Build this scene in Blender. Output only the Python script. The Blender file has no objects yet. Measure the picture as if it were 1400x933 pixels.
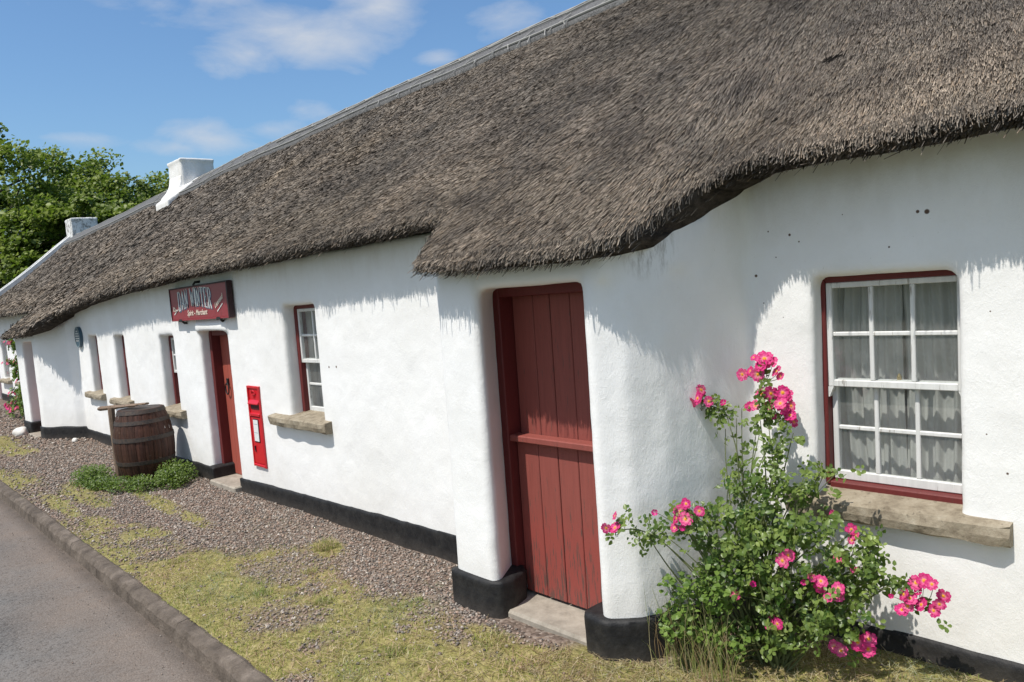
import bpy, bmesh, math, random
import numpy as np
from mathutils import Vector, Matrix, noise, geometry
random.seed(7); RNG = np.random.default_rng(7)
G = 0.0262            # the street falls 2.6 cm per metre towards -X; all "h" heights below are above it
SC = bpy.context.scene
COL = SC.collection

# ------------------------------------------------------------------ object helpers
def link(o, parent=None):
    COL.objects.link(o)
    if parent is not None: o.parent = parent
    return o
def tag(o, label=None, cat=None, group=None, kind=None):
    if label: o['label'] = label
    if cat: o['category'] = cat
    if group: o['group'] = group
    if kind: o['kind'] = kind
    return o
def wloc(o):
    v = Vector((0, 0, 0))
    while o is not None: v += o.location; o = o.parent
    return v
def empty(name, x, y, h, label, cat, group=None):
    o = bpy.data.objects.new(name, None); o.empty_display_size = .1
    o.location = (x, y, h + G * x); link(o)
    return tag(o, label, cat, group)
class MB:
    """collects shapes in street coordinates (x along the wall, y into the house, h above the street)"""
    def __init__(s): s.v = []; s.f = []; s.m = []; s.c = []; s.raw = False
    def add(s, vs, fs, mi=0, col=None):
        b = len(s.v); s.v.extend(vs); s.f.extend([tuple(b + i for i in f) for f in fs]); s.m.extend([mi] * len(fs))
        s.c.extend([col or (1, 1, 1)] * len(vs))
    def box(s, x0, x1, y0, y1, z0, z1, mi=0, col=None):
        s.add([(x0,y0,z0),(x1,y0,z0),(x1,y1,z0),(x0,y1,z0),(x0,y0,z1),(x1,y0,z1),(x1,y1,z1),(x0,y1,z1)],
              [(3,2,1,0),(4,5,6,7),(0,1,5,4),(1,2,6,5),(2,3,7,6),(3,0,4,7)], mi, col)
    def cbox(s, x0, x1, y0, y1, z0, z1, b=.004, mi=0, col=None):      # box with chamfered edges
        P = []
        for sx, X in ((1, x0), (-1, x1)):
            for sy, Y in ((1, y0), (-1, y1)):
                for sz, Z in ((1, z0), (-1, z1)):
                    P += [(X + sx*b, Y + sy*b, Z), (X + sx*b, Y, Z + sz*b), (X, Y + sy*b, Z + sz*b)]
        bm = bmesh.new()
        for p in P: bm.verts.new(p)
        r = bmesh.ops.convex_hull(bm, input=bm.verts)
        bm.verts.ensure_lookup_table(); bm.verts.index_update()
        s.add([tuple(v.co) for v in bm.verts], [tuple(v.index for v in f.verts) for f in bm.faces], mi, col); bm.free()
    def prism(s, poly, z0, z1, mi=0):
        n = len(poly); area = sum(poly[i][0]*poly[(i+1)%n][1]-poly[(i+1)%n][0]*poly[i][1] for i in range(n))
        if area < 0: poly = poly[::-1]
        s.add([(x,y,z0) for x,y in poly] + [(x,y,z1) for x,y in poly],
              [tuple(range(n))[::-1], tuple(range(n, 2*n))] + [(i,(i+1)%n,n+(i+1)%n,n+i) for i in range(n)], mi)
    def tube(s, pts, r0, r1=None, n=6, mi=0, cap=True, col=None):
        r1 = r0 if r1 is None else r1; pts = [Vector(p) for p in pts]; k = len(pts); vs = []
        for i, p in enumerate(pts):
            d = (pts[min(i+1,k-1)] - pts[max(i-1,0)]).normalized()
            a = d.cross(Vector((.31,.17,.93))).normalized(); b = d.cross(a); r = r0 + (r1-r0)*i/(k-1)
            vs += [tuple(p + (a*math.cos(t) + b*math.sin(t))*r) for t in [2*math.pi*j/n for j in range(n)]]
        fs = [(i*n+j, i*n+(j+1)%n, (i+1)*n+(j+1)%n, (i+1)*n+j) for i in range(k-1) for j in range(n)]
        if cap: fs += [tuple(range(n))[::-1], tuple(range((k-1)*n, k*n))]
        s.add(vs, fs, mi, col)
    def lathe(s, cx, cy, prof, n=32, mi=0):
        vs = [(cx + r*math.cos(2*math.pi*j/n), cy + r*math.sin(2*math.pi*j/n), z) for r, z in prof for j in range(n)]
        s.add(vs, [(i*n+j, i*n+(j+1)%n, (i+1)*n+(j+1)%n, (i+1)*n+j) for i in range(len(prof)-1) for j in range(n)]
              + [tuple(range(n))[::-1], tuple(range((len(prof)-1)*n, len(prof)*n))], mi)
    def build(s, name, mats, parent=None, smooth=False, colors=False):
        if not isinstance(mats, (list, tuple)): mats = [mats]
        L = wloc(parent) if parent is not None else Vector((0,0,0))
        g = 0 if s.raw else G
        me = bpy.data.meshes.new(name)
        me.from_pydata([(x-L.x, y-L.y, z+g*x-L.z) for x, y, z in s.v], [], s.f)
        for m in mats: me.materials.append(m)
        if len(mats) > 1: me.polygons.foreach_set('material_index', s.m)
        if colors:
            a = me.color_attributes.new('Col', 'FLOAT_COLOR', 'POINT')
            a.data.foreach_set('color', np.hstack([np.array(s.c, 'f'), np.ones((len(s.c),1),'f')]).ravel())
        if smooth: me.polygons.foreach_set('use_smooth', [True]*len(me.polygons))
        me.update(); o = bpy.data.objects.new(name, me); link(o, parent); return o
def np_mesh(name, V, F, mats, parent=None, col=None, smooth=False, mi=None, shear=True):
    """V (n,3) in street coordinates, F (m,k) indices"""
    V = V.astype('f').copy()
    if shear: V[:,2] += G * V[:,0]
    if parent is not None: V -= np.array(wloc(parent), 'f')
    if not isinstance(mats, (list, tuple)): mats = [mats]
    me = bpy.data.meshes.new(name); k = F.shape[1]
    me.vertices.add(len(V)); me.vertices.foreach_set('co', V.ravel())
    me.loops.add(F.size); me.loops.foreach_set('vertex_index', F.astype('i').ravel())
    me.polygons.add(len(F)); me.polygons.foreach_set('loop_start', np.arange(0, F.size, k, dtype='i'))
    me.polygons.foreach_set('loop_total', np.full(len(F), k, 'i'))
    for m in mats: me.materials.append(m)
    if mi is not None: me.polygons.foreach_set('material_index', mi.astype('i'))
    if smooth: me.polygons.foreach_set('use_smooth', np.ones(len(F), bool))
    me.update(calc_edges=True)
    if col is not None:
        a = me.color_attributes.new('Col', 'FLOAT_COLOR', 'POINT')
        a.data.foreach_set('color', np.hstack([col.astype('f'), np.ones((len(col),1),'f')]).ravel())
    me.validate(); o = bpy.data.objects.new(name, me); link(o, parent); return o

# ------------------------------------------------------------------ material helpers
class NT:
    def __init__(s, name):
        s.mat = bpy.data.materials.new(name); s.mat.use_nodes = True; s.t = s.mat.node_tree; s.b = s.t.nodes['Principled BSDF']
        s.out = s.t.nodes['Material Output']; s._tc = None
    def n(s, typ, **k):
        nd = s.t.nodes.new(typ)
        for a, v in k.items(): setattr(nd, a, v)
        return nd
    def put(s, sock, v):
        if isinstance(v, bpy.types.NodeSocket): s.t.links.new(v, sock)
        else: sock.default_value = v
    def tc(s, which='Object'):
        if s._tc is None: s._tc = s.n('ShaderNodeTexCoord')
        return s._tc.outputs[which]
    def map(s, scale=(1,1,1), loc=(0,0,0), rot=(0,0,0), vec=None):
        m = s.n('ShaderNodeMapping'); s.put(m.inputs['Vector'], vec or s.tc()); m.inputs['Scale'].default_value = scale
        m.inputs['Location'].default_value = loc; m.inputs['Rotation'].default_value = rot; return m.outputs[0]
    def noise(s, scale, detail=4, rough=.55, vec=None, dist=0):
        q = s.n('ShaderNodeTexNoise'); s.put(q.inputs['Vector'], vec or s.tc()); q.inputs['Scale'].default_value = scale
        q.inputs['Detail'].default_value = detail; q.inputs['Roughness'].default_value = rough; q.inputs['Distortion'].default_value = dist
        return q.outputs['Fac']
    def vor(s, scale, feature='F1', out='Distance', vec=None):
        q = s.n('ShaderNodeTexVoronoi', feature=feature); s.put(q.inputs['Vector'], vec or s.tc()); q.inputs['Scale'].default_value = scale
        return q.outputs[out]
    def ramp(s, fac, stops, interp='LINEAR'):
        r = s.n('ShaderNodeValToRGB'); s.put(r.inputs[0], fac); cr = r.color_ramp; cr.interpolation = interp
        while len(cr.elements) < len(stops): cr.elements.new(.5)
        for e, (p, c) in zip(cr.elements, stops): e.position = p; e.color = (*c, 1) if len(c) == 3 else c
        return r.outputs[0]
    def mix(s, fac, a, b, mode='MIX'):
        m = s.n('ShaderNodeMix', data_type='RGBA', blend_type=mode); s.put(m.inputs[0], fac)
        s.put(m.inputs[6], a if not isinstance(a, tuple) else (*a, 1)); s.put(m.inputs[7], b if not isinstance(b, tuple) else (*b, 1))
        return m.outputs[2]
    def math(s, op, a, b=0., c=None, clamp=False):
        m = s.n('ShaderNodeMath', operation=op); m.use_clamp = clamp; s.put(m.inputs[0], a); s.put(m.inputs[1], b)
        if c is not None: s.put(m.inputs[2], c)
        return m.outputs[0]
    def attr(s, name='Col'):
        return s.n('ShaderNodeAttribute', attribute_name=name).outputs['Color']
    def bump(s, h, strength=.3, dist=.01, prev=None):
        q = s.n('ShaderNodeBump'); s.put(q.inputs['Height'], h); q.inputs['Strength'].default_value = strength; q.inputs['Distance'].default_value = dist
        if prev is not None: s.t.links.new(prev, q.inputs['Normal'])
        s.t.links.new(q.outputs[0], s.b.inputs['Normal']); return q.outputs[0]
    def done(s, color=None, rough=.8, spec=None, metal=None):
        if color is not None: s.put(s.b.inputs['Base Color'], (*color, 1) if isinstance(color, tuple) else color)
        s.put(s.b.inputs['Roughness'], rough)
        if spec is not None: s.b.inputs['Specular IOR Level'].default_value = spec
        if metal is not None: s.b.inputs['Metallic'].default_value = metal
        return s.mat
M = {}
def xyz(t):
    s = t.n('ShaderNodeSeparateXYZ'); t.put(s.inputs[0], t.n('ShaderNodeNewGeometry').outputs['Position']); return s.outputs
def height(t):                                        # height above the sloping street, from world position
    X, Y, Z = xyz(t); return t.math('SUBTRACT', Z, t.math('MULTIPLY', X, G))
def wpos(t): return t.n('ShaderNodeNewGeometry').outputs['Position']
def spot(t, x, y, h, r):                              # soft round zone in the world, for a stain
    d = t.n('ShaderNodeVectorMath', operation='DISTANCE'); t.put(d.inputs[0], wpos(t)); d.inputs[1].default_value = (x, y, h + G*x)
    return t.math('SUBTRACT', 1., t.math('DIVIDE', d.outputs['Value'], r), clamp=True)

# whitewashed plaster
t = NT('limewash'); w = wpos(t)
c = t.mix(t.ramp(t.noise(1.3, 5, .6, w), [(.35,(0,0,0)),(.7,(1,1,1))]), (.79,.785,.765), (.87,.87,.865))
c = t.mix(t.ramp(t.noise(5, 7, .75, w), [(.55,(0,0,0)),(.8,(.35,.35,.35))]), c, (.72,.705,.67))
c = t.mix(t.ramp(t.noise(55, 3, .6, w), [(.70,(0,0,0)),(.76,(.55,.55,.55))]), c, (.52,.48,.42))
h = height(t)
splash = t.math('MULTIPLY', t.math('SUBTRACT', 1., t.math('DIVIDE', t.math('SUBTRACT', h, .2), .35), clamp=True), t.noise(6, 5, .7, w))
c = t.mix(t.math('MULTIPLY', splash, .55), c, (.60,.56,.50))
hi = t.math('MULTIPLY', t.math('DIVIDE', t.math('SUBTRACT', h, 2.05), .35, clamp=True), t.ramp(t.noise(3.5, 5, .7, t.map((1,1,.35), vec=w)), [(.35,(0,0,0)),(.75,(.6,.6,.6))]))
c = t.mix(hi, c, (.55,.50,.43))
mk = t.math('MULTIPLY', spot(t, -2.36, 3.1, 2.14, .20), t.ramp(t.noise(26, 5, .75, t.map((1,1,.25), vec=w)), [(.46,(0,0,0)),(.62,(1,1,1))]))
c = t.mix(mk, c, (.16,.13,.08))
for (sx, sh, sr) in ((-1.37, 2.17, .009), (-1.33, 2.165, .013), (-2.0, 2.13, .008), (-2.2, 1.93, .009), (-1.5, 2.02, .006), (-2.12, 2.16, .005), (-2.08, 2.02, .004), (-1.95, 2.09, .005), (-2.16, 1.78, .005), (-2.05, 1.7, .004), (-1.72, 2.2, .004), (-1.08, 1.7, .004), (-1.1, 1.15, .004), (-1.02, .98, .006), (-6.03, 1.42, .012), (-5.9, 1.425, .012)):
    yy = 3.8 if sx > -2.3 else 3.27
    c = t.mix(t.ramp(spot(t, sx, yy, sh, sr*1.15), [(.1,(0,0,0)),(.4,(1,1,1))]), c, (.12,.08,.06))
b1 = t.bump(t.noise(5.5, 3, .5, t.map((1,1,1.0), vec=w), .4), .16, .03)
b2 = t.bump(t.noise(26, 6, .68, t.map((1.5,1.5,.6), rot=(0,.5,0), vec=w), 1.2), .24, .010, b1)
ridges = t.ramp(t.noise(9, 4, .6, t.map((1.2,1.2,.8), rot=(.2,.9,0), vec=w), 1.6), [(.46,(0,0,0)),(.5,(1,1,1)),(.54,(.2,.2,.2))])
b3 = t.bump(ridges, .10, .005, b2)
t.bump(t.noise(110, 5, .7, w), .35, .003, b3)
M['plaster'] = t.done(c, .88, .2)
# black tar plinth
t = NT('black_plinth_paint'); w = wpos(t); n1 = t.noise(14, 5, .65, w)
c = t.mix(t.ramp(n1, [(.4,(0,0,0)),(.75,(1,1,1))]), (.009,.009,.010), (.028,.027,.026)); c = t.mix(t.ramp(t.noise(11, 7, .8, w), [(.66,(0,0,0)),(.70,(.8,.8,.8))]), c, (.075,.068,.06))
dust = t.math('MULTIPLY', t.math('SUBTRACT', 1., t.math('DIVIDE', height(t), .10), clamp=True), t.noise(18, 4, .7, w))
c = t.mix(t.math('MULTIPLY', dust, .7), c, (.10,.085,.07))
t.bump(t.noise(30, 5, .6, w), .5, .01); M['black'] = t.done(c, .62, .35)

def paint(name, col, worn, rough=.5, wear=.62, lowwear=0.):
    t = NT(name); w = wpos(t); g = t.map((22, 22, 1.6), vec=w)
    c = t.mix(t.ramp(t.noise(2.2, 5, .6, g), [(.35,(0,0,0)),(.75,(.8,.8,.8))]), col, tuple(x*.78 for x in col))
    fac = t.ramp(t.noise(2.6, 6, .72, g), [(wear,(0,0,0)),(wear+.04,(1,1,1))])
    if lowwear:
        lo = t.math('SUBTRACT', 1., t.math('DIVIDE', height(t), .75), clamp=True)
        lo2 = t.math('MULTIPLY', lo, lowwear)
        c = t.mix(t.ramp(t.math('ADD', lo2, t.math('MULTIPLY', t.noise(3, 5, .7, g), .35)), [(.28,(0,0,0)),(.5,(1,1,1))]), c, (.275,.062,.05))
        fac = t.ramp(t.math('ADD', t.noise(3.1, 6, .75, g), t.math('MULTIPLY', lo, .12)), [(wear,(0,0,0)),(wear+.03,(1,1,1))])
    c = t.mix(fac, c, worn)
    t.bump(t.noise(3.5, 5, .6, g), .35, .004)
    M[name] = t.done(c, rough, .35); return M[name]
paint('door_red', (.265,.072,.058), (.12,.06,.05), .6, .61, .85)
paint('frame_red', (.135,.022,.021), (.10,.04,.035), .55, .62)
paint('shop_door_red', (.36,.085,.060), (.2,.06,.045), .55, .7)
paint('sash_white', (.70,.705,.69), (.30,.28,.25), .5, .60)
paint('pole_wood', (.22,.155,.11), (.10,.075,.055), .85, .55)
# glass: faint reflections, real see-through
t = NT('window_glass'); tr = t.n('ShaderNodeBsdfTransparent'); tr.inputs[0].default_value = (.93,.96,.95,1)
gl = t.n('ShaderNodeBsdfGlossy'); gl.inputs['Roughness'].default_value = .03
lw = t.n('ShaderNodeLayerWeight'); lw.inputs[0].default_value = .5; fr_ = t.math('ADD', .045, t.math('MULTIPLY', t.math('POWER', lw.outputs['Facing'], 4.5), .9))
bp_ = t.n('ShaderNodeBump'); bp_.inputs['Strength'].default_value = .06; bp_.inputs['Distance'].default_value = .01
t.put(bp_.inputs['Height'], t.noise(7, 2, .5, wpos(t))); t.t.links.new(bp_.outputs[0], gl.inputs['Normal'])
df = t.n('ShaderNodeBsdfDiffuse'); df.inputs[0].default_value = (.42,.42,.40,1)
m1 = t.n('ShaderNodeMixShader'); t.put(m1.inputs[0], fr_); t.t.links.new(tr.outputs[0], m1.inputs[1]); t.t.links.new(gl.outputs[0], m1.inputs[2])
m2 = t.n('ShaderNodeMixShader'); t.put(m2.inputs[0], t.ramp(t.noise(5, 5, .7, wpos(t)), [(.38,(.10,.10,.10)),(.78,(.32,.32,.32))])); t.t.links.new(m1.outputs[0], m2.inputs[1]); t.t.links.new(df.outputs[0], m2.inputs[2])
t.t.links.new(m2.outputs[0], t.out.inputs[0]); M['glass'] = t.mat
t = NT('net_curtain'); c = t.mix(t.noise(4, 4, .6), (.60,.60,.575), (.50,.505,.495)); t.done(c, .95, .1); tl = t.n('ShaderNodeBsdfTranslucent'); t.put(tl.inputs[0], c); m_ = t.n('ShaderNodeMixShader'); m_.inputs[0].default_value = .15; t.t.links.new(t.b.outputs[0], m_.inputs[1]); t.t.links.new(tl.outputs[0], m_.inputs[2]); t.t.links.new(m_.outputs[0], t.out.inputs[0]); M['curtain'] = t.mat
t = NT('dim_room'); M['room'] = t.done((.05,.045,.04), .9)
# stone of sills, steps
t = NT('sill_stone'); w = wpos(t); c = t.ramp(t.noise(12, 7, .7, w), [(.3,(.15,.12,.085)),(.5,(.28,.238,.175)),(.72,(.38,.335,.26))])
c = t.mix(t.ramp(t.noise(40, 3, .6, w), [(.62,(0,0,0)),(.7,(.7,.7,.7))]), c, (.12,.10,.075)); t.bump(t.noise(35, 6, .7, w), .6, .01); M['stone'] = t.done(c, .9, .2)
t = NT('step_concrete'); w = wpos(t); c = t.ramp(t.noise(9, 7, .7, w), [(.3,(.22,.195,.16)),(.7,(.40,.36,.30))]); t.bump(t.noise(60, 5, .7, w), .5, .006); M['step'] = t.done(c, .9, .2)
# thatch
t = NT('thatch_bed'); w = wpos(t); c = t.ramp(t.noise(30, 5, .7, t.map((1.6,.35,.35), vec=w)), [(.3,(.018,.015,.012)),(.7,(.085,.07,.058))])
t.bump(t.noise(60, 4, .7, t.map((1.6,.35,.35), vec=w)), .8, .02); M['thatch_bed'] = t.done(c, .95, .1)
t = NT('weathered_straw'); w = wpos(t)
c = t.mix(t.ramp(t.noise(.9, 6, .62, w, .5), [(.40,(0,0,0)),(.62,(1,1,1))]), t.attr(), (1.10,1.075,1.06), 'MULTIPLY')
c2 = t.mix(1., c, t.ramp(t.noise(2.3, 6, .68, t.map((1,1,1), (3,1,7), vec=w)), [(.38,(.66,.66,.67)),(.58,(1.10,1.07,1.03))]), 'MULTIPLY')
M['straw'] = t.done(c2, .9, .08)
t = NT('ridge_wire_thatch'); w = wpos(t); c = t.ramp(t.noise(50, 4, .7, w), [(.35,(.055,.054,.053)),(.65,(.15,.145,.14))])
wv = t.vor(38, 'DISTANCE_TO_EDGE', vec=w); c = t.mix(t.ramp(wv, [(.0,(1,1,1)),(.09,(0,0,0))]), c, (.17,.172,.175)); t.bump(t.noise(50, 4, .7, w), .7, .01); M['ridge'] = t.done(c, .8, .3)
t = NT('bleached_rod'); c = t.mix(t.noise(9, 4, .6, wpos(t)), (.24,.23,.215), (.44,.43,.40)); M['rod'] = t.done(c, .8, .2)
t = NT('chimney_dirt'); w = wpos(t); c = t.mix(t.ramp(t.noise(7, 6, .75, w), [(.47,(0,0,0)),(.62,(1,1,1))]), (.74,.74,.73), (.22,.21,.19)); t.bump(t.noise(15, 4, .6, w), .4, .01); M['dirty_white'] = t.done(c, .9, .2)
# barrel
t = NT('oak_stave'); w = wpos(t); g = t.map((9, 9, .9), vec=w); c = t.ramp(t.noise(4, 6, .7, g), [(.3,(.024,.010,.007)),(.55,(.060,.024,.014)),(.8,(.11,.052,.032))])
c = t.mix(t.ramp(t.noise(16, 5, .7, w), [(.66,(0,0,0)),(.72,(.6,.6,.6))]), c, (.30,.27,.23)); c = t.mix(1., c, t.attr(), 'MULTIPLY'); t.bump(t.noise(6, 5, .6, g), .4, .006); M['oak'] = t.done(c, .62, .35)
t = NT('hoop_iron'); c = t.ramp(t.noise(25, 5, .7, wpos(t)), [(.4,(.045,.040,.038)),(.75,(.11,.075,.055))]); M['iron'] = t.done(c, .6, .4, .3)
t = NT('barrel_head_wood'); w = wpos(t); c = t.ramp(t.noise(6, 5, .7, t.map((14,1.5,1), vec=w)), [(.3,(.20,.10,.06)),(.7,(.42,.25,.16))]); M['head'] = t.done(c, .75, .2)
# signs, box
def flat(name, col, rough=.5, spec=.4, var=.15, metal=None):
    t = NT(name); c = t.mix(t.noise(20, 5, .65, wpos(t)), tuple(x*(1-var) for x in col), tuple(min(1,x*(1+var)) for x in col)); M[name] = t.done(c, rough, spec, metal); return M[name]
flat('sign_maroon', (.26,.035,.045), .4); flat('sign_edge_shaded', (.035,.012,.014), .5); flat('sign_white', (.72,.73,.70), .5, .3, .2)
flat('sign_shade', (.10,.17,.26), .5); flat('sign_cream', (.72,.60,.50), .5); flat('post_red', (.56,.012,.022), .3, .5, .08); flat('post_dark', (.05,.004,.006), .6)
flat('notice_white', (.74,.76,.75), .4); flat('plaque_blue', (.04,.085,.125), .35); flat('plaque_rim', (.22,.30,.33), .4); flat('black_iron', (.015,.015,.016), .45)
flat('brass', (.5,.36,.12), .35, .5, .1, 1.); flat('pale_rock', (.62,.60,.56), .9, .2, .25)
# plants
def leafmat(name, a, b, trans=.35, rough=.45):
    t = NT(name); c = t.mix(t.attr(), a, b); t.done(c, rough, .35)
    tl = t.n('ShaderNodeBsdfTranslucent'); t.put(tl.inputs[0], t.mix(.6, c, (.25,.42,.04)))
    m = t.n('ShaderNodeMixShader'); m.inputs[0].default_value = trans; t.t.links.new(t.b.outputs[0], m.inputs[1]); t.t.links.new(tl.outputs[0], m.inputs[2])
    t.t.links.new(m.outputs[0], t.out.inputs[0]); M[name] = t.mat
leafmat('rose_leaf', (.038,.085,.016), (.25,.32,.08), .26, .36)
leafmat('weed_leaf', (.06,.12,.018), (.20,.29,.06), .3)
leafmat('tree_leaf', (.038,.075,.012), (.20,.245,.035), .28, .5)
leafmat('clover_leaf', (.04,.08,.012), (.16,.22,.04), .3)
def attrmat(name, rough=.85, spec=.2, trans=0):
    t = NT(name); c = t.attr(); t.done(c, rough, spec)
    if trans:
        tl = t.n('ShaderNodeBsdfTranslucent'); t.put(tl.inputs[0], c); m = t.n('ShaderNodeMixShader'); m.inputs[0].default_value = trans
        t.t.links.new(t.b.outputs[0], m.inputs[1]); t.t.links.new(tl.outputs[0], m.inputs[2]); t.t.links.new(m.outputs[0], t.out.inputs[0])
    M[name] = t.mat
attrmat('petal', .55, .25, .3); attrmat('blade', .7, .25, .3); attrmat('pebble', .9, .2)
flat('stem', (.10,.12,.045), .7); flat('dead_stem', (.20,.13,.08), .8); flat('bark', (.09,.075,.06), .9, .1, .4); flat('daisy_white', (.8,.8,.76), .6, .2, .03); flat('daisy_eye', (.65,.45,.04), .6)

# ------------------------------------------------------------------ ground, road, kerb
def sstep(a, b, x): t = np.clip((x-a)/(b-a), 0, 1); return t*t*(3-2*t)
def vnoise(x, y, s, seed=0):                              # vectorised value noise, 2 octaves, -1..1
    out = 0
    for o, amp in ((1, .65), (2.1, .35)):
        X = x*s*o + seed*13.7; Y = y*s*o + seed*7.3; i = np.floor(X); j = np.floor(Y); u = X-i; v = Y-j; u = u*u*(3-2*u); v = v*v*(3-2*v)
        h = lambda a, b: (np.sin(a*127.1 + b*311.7 + seed)*43758.5453) % 1
        out = out + amp*2*((h(i,j)*(1-u)+h(i+1,j)*u)*(1-v) + (h(i,j+1)*(1-u)+h(i+1,j+1)*u)*v - .5)
    return out
def grassy(x, y):                                          # 0 gravel .. 1 turf
    yb = np.interp(x, [-16, -12.5, -9.5, -7.6, -6.6, -5.9, -4.6, -3.7, -3.0, -2.3, -1.5, 4], [1.65, 1.70, 1.60, 1.72, 2.15, 2.75, 2.68, 2.52, 2.62, 3.1, 4.2, 4.2])
    n = vnoise(x, y, 1.7, 1); n2 = vnoise(x, y, 6, 2)
    m = sstep(-.16, .16, (yb - y) + .26*n + .16*n2)
    for cx, cy, rx, ry in ((-9.9, 2.12, .9, .20), (-12.0, 1.85, .7, .12), (-9.6, 1.78, .8, .10), (-8.3, 1.85, .5, .14), (-7.3, 2.0, .6, .2), (-5.55, 2.85, .25, .12), (-3.1, 2.66, .45, .10), (-15.5, 2.2, 1.6, .25), (-8.4, 2.5, 1.3, .1)):
        d = ((x-cx)/rx)**2 + ((y-cy)/ry)**2; m = np.maximum(m, sstep(1.5, .6, d + .7*n2))
    # bare and stony patches in the turf
    m = m*(1 - .75*sstep(.15, .5, vnoise(x, y, 2.3, 5)+.25*n2))
    m = np.where((x < -6.7), m*.85, m)
    return np.clip(m, 0, 1)
def bumpy(x, y): return .012*vnoise(x, y, 2.2, 3) + .006*vnoise(x, y, 9, 4)
def grid_mesh(name, xs, ys, hf, mat, colf=None):
    X, Y = np.meshgrid(xs, ys, indexing='ij'); n, m = X.shape; V = np.stack([X.ravel(), Y.ravel(), hf(X, Y).ravel()], 1)
    I = np.arange(n*m).reshape(n, m); F = np.stack([I[:-1,:-1], I[1:,:-1], I[1:,1:], I[:-1,1:]], -1).reshape(-1, 4)
    col = colf(X, Y).reshape(-1, 3) if colf else None
    o = np_mesh(name, V, F, mat, None, col, True); return tag(o, kind='structure')
t = NT('meadow'); c = t.ramp(t.noise(.6, 6, .7, wpos(t)), [(.3,(.05,.08,.02)),(.7,(.11,.14,.04))]); M['meadow'] = t.done(c, .9, .1)
bx = np.concatenate([np.linspace(-600, -40, 15), np.linspace(-36, 10, 24), np.linspace(14, 600, 14)])
grid_mesh('ground', bx, np.concatenate([np.linspace(-600, -8, 12), np.linspace(-6, 12, 10), np.linspace(20, 700, 12)]), lambda X, Y: -.32 + 0*X, M['meadow'])
t = NT('asphalt'); w = wpos(t); X, Y, Z = xyz(t)
c = t.ramp(t.noise(1.1, 6, .65, w), [(.35,(.074,.071,.066)),(.65,(.145,.138,.127))])
ag = t.vor(75, 'F1', 'Color', w); sp = t.n('ShaderNodeSeparateColor'); t.put(sp.inputs[0], ag)
c = t.mix(t.math('MULTIPLY', sp.outputs[0], .55), c, (.20,.19,.18)); c = t.mix(t.ramp(sp.outputs[1], [(.80,(0,0,0)),(.84,(.6,.6,.6))]), c, (.035,.033,.032))
edge = t.math('ADD', t.math('DIVIDE', t.math('SUBTRACT', Y, .55), 1.1), t.math('MULTIPLY', t.math('SUBTRACT', t.noise(1.6, 6, .7, w), .5), 1.3), clamp=True)
dust = t.ramp(t.noise(120, 3, .7, w), [(.3,(.12,.092,.072)),(.7,(.28,.22,.175))])
c = t.mix(t.math('MULTIPLY', edge, .9), c, dust)
dk = t.math('MULTIPLY', t.math('DIVIDE', t.math('SUBTRACT', Y, 1.33), .12, clamp=True), t.noise(5, 5, .7, w)); c = t.mix(dk, c, (.05,.04,.03))
b1 = t.bump(t.math('SUBTRACT', 1., t.vor(75, vec=w)), .6, .006); t.bump(t.noise(7, 4, .6, w), .3, .02, b1); M['asphalt'] = t.done(c, .85, .25)
grid_mesh('road', np.linspace(-60, 12, 145), np.linspace(-6, 1.54, 16), lambda X, Y: -.11 + .02*np.clip((.9-Y)/2, 0, 1) + .004*vnoise(X, Y, 1.5, 9), M['asphalt'])
t = NT('kerb_concrete'); w = wpos(t); c = t.ramp(t.noise(6, 7, .7, w), [(.3,(.06,.048,.038)),(.55,(.135,.11,.088)),(.75,(.23,.19,.155))])
c = t.mix(t.ramp(t.noise(45, 3, .7, w), [(.6,(0,0,0)),(.68,(.7,.7,.7))]), c, (.09,.08,.07)); b1 = t.bump(t.vor(60, vec=w), .5, .006); t.bump(t.noise(9, 5, .7, w), .5, .015, b1); M['kerb'] = t.done(c, .9, .2)
kb = MB(); x = -60.
while x < 8:
    L = .915; dy = random.uniform(-.002, .002); dz = random.uniform(-.002, .002); n = 14
    rows = []
    for i in range(n+1):
        xx = x + .002 + (L-.004)*i/n; e = lambda a: a*(noise.noise(Vector((xx*9, 3.3, a*99))))
        rows.append([(xx, 1.475+dy, -.14), (xx, 1.49+dy+e(.014), -.03+dz), (xx, 1.512+dy+e(.02), .002+dz+e(.010)), (xx, 1.575+dy, .012+dz+e(.010)), (xx, 1.597+dy+e(.012), .002+dz), (xx, 1.61+dy, -.14)])
    vs = [p for r in rows for p in r]; fs = [(i*6+j, i*6+j+1, (i+1)*6+j+1, (i+1)*6+j) for i in range(n) for j in range(5)] + [tuple(range(6))[::-1], tuple(range(n*6, n*6+6))]
    kb.add(vs, fs); x += L
tag(kb.build('kerb', M['kerb']), kind='structure')
t = NT('verge_soil'); w = wpos(t); soil = t.ramp(t.noise(22, 6, .75, w), [(.3,(.06,.045,.034)),(.5,(.14,.107,.083)),(.7,(.24,.185,.145))])
vc = t.vor(45, 'F1', 'Color', w); sv = t.n('ShaderNodeSeparateColor'); t.put(sv.inputs[0], vc)
soil = t.mix(.6, soil, t.ramp(sv.outputs[0], [(.0,(.065,.052,.044)),(.4,(.16,.122,.10)),(.8,(.27,.21,.17)),(1,(.36,.31,.27))]))
turf = t.ramp(t.noise(16, 6, .75, w), [(.3,(.10,.095,.03)),(.5,(.25,.225,.08)),(.7,(.40,.335,.16))])
c = t.mix(t.attr(), soil, turf); b1 = t.bump(t.math('SUBTRACT', 1., t.vor(45, vec=w)), .8, .012); t.bump(t.noise(60, 4, .7, w), .6, .01, b1); M['verge'] = t.done(c, .95, .1)
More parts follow.
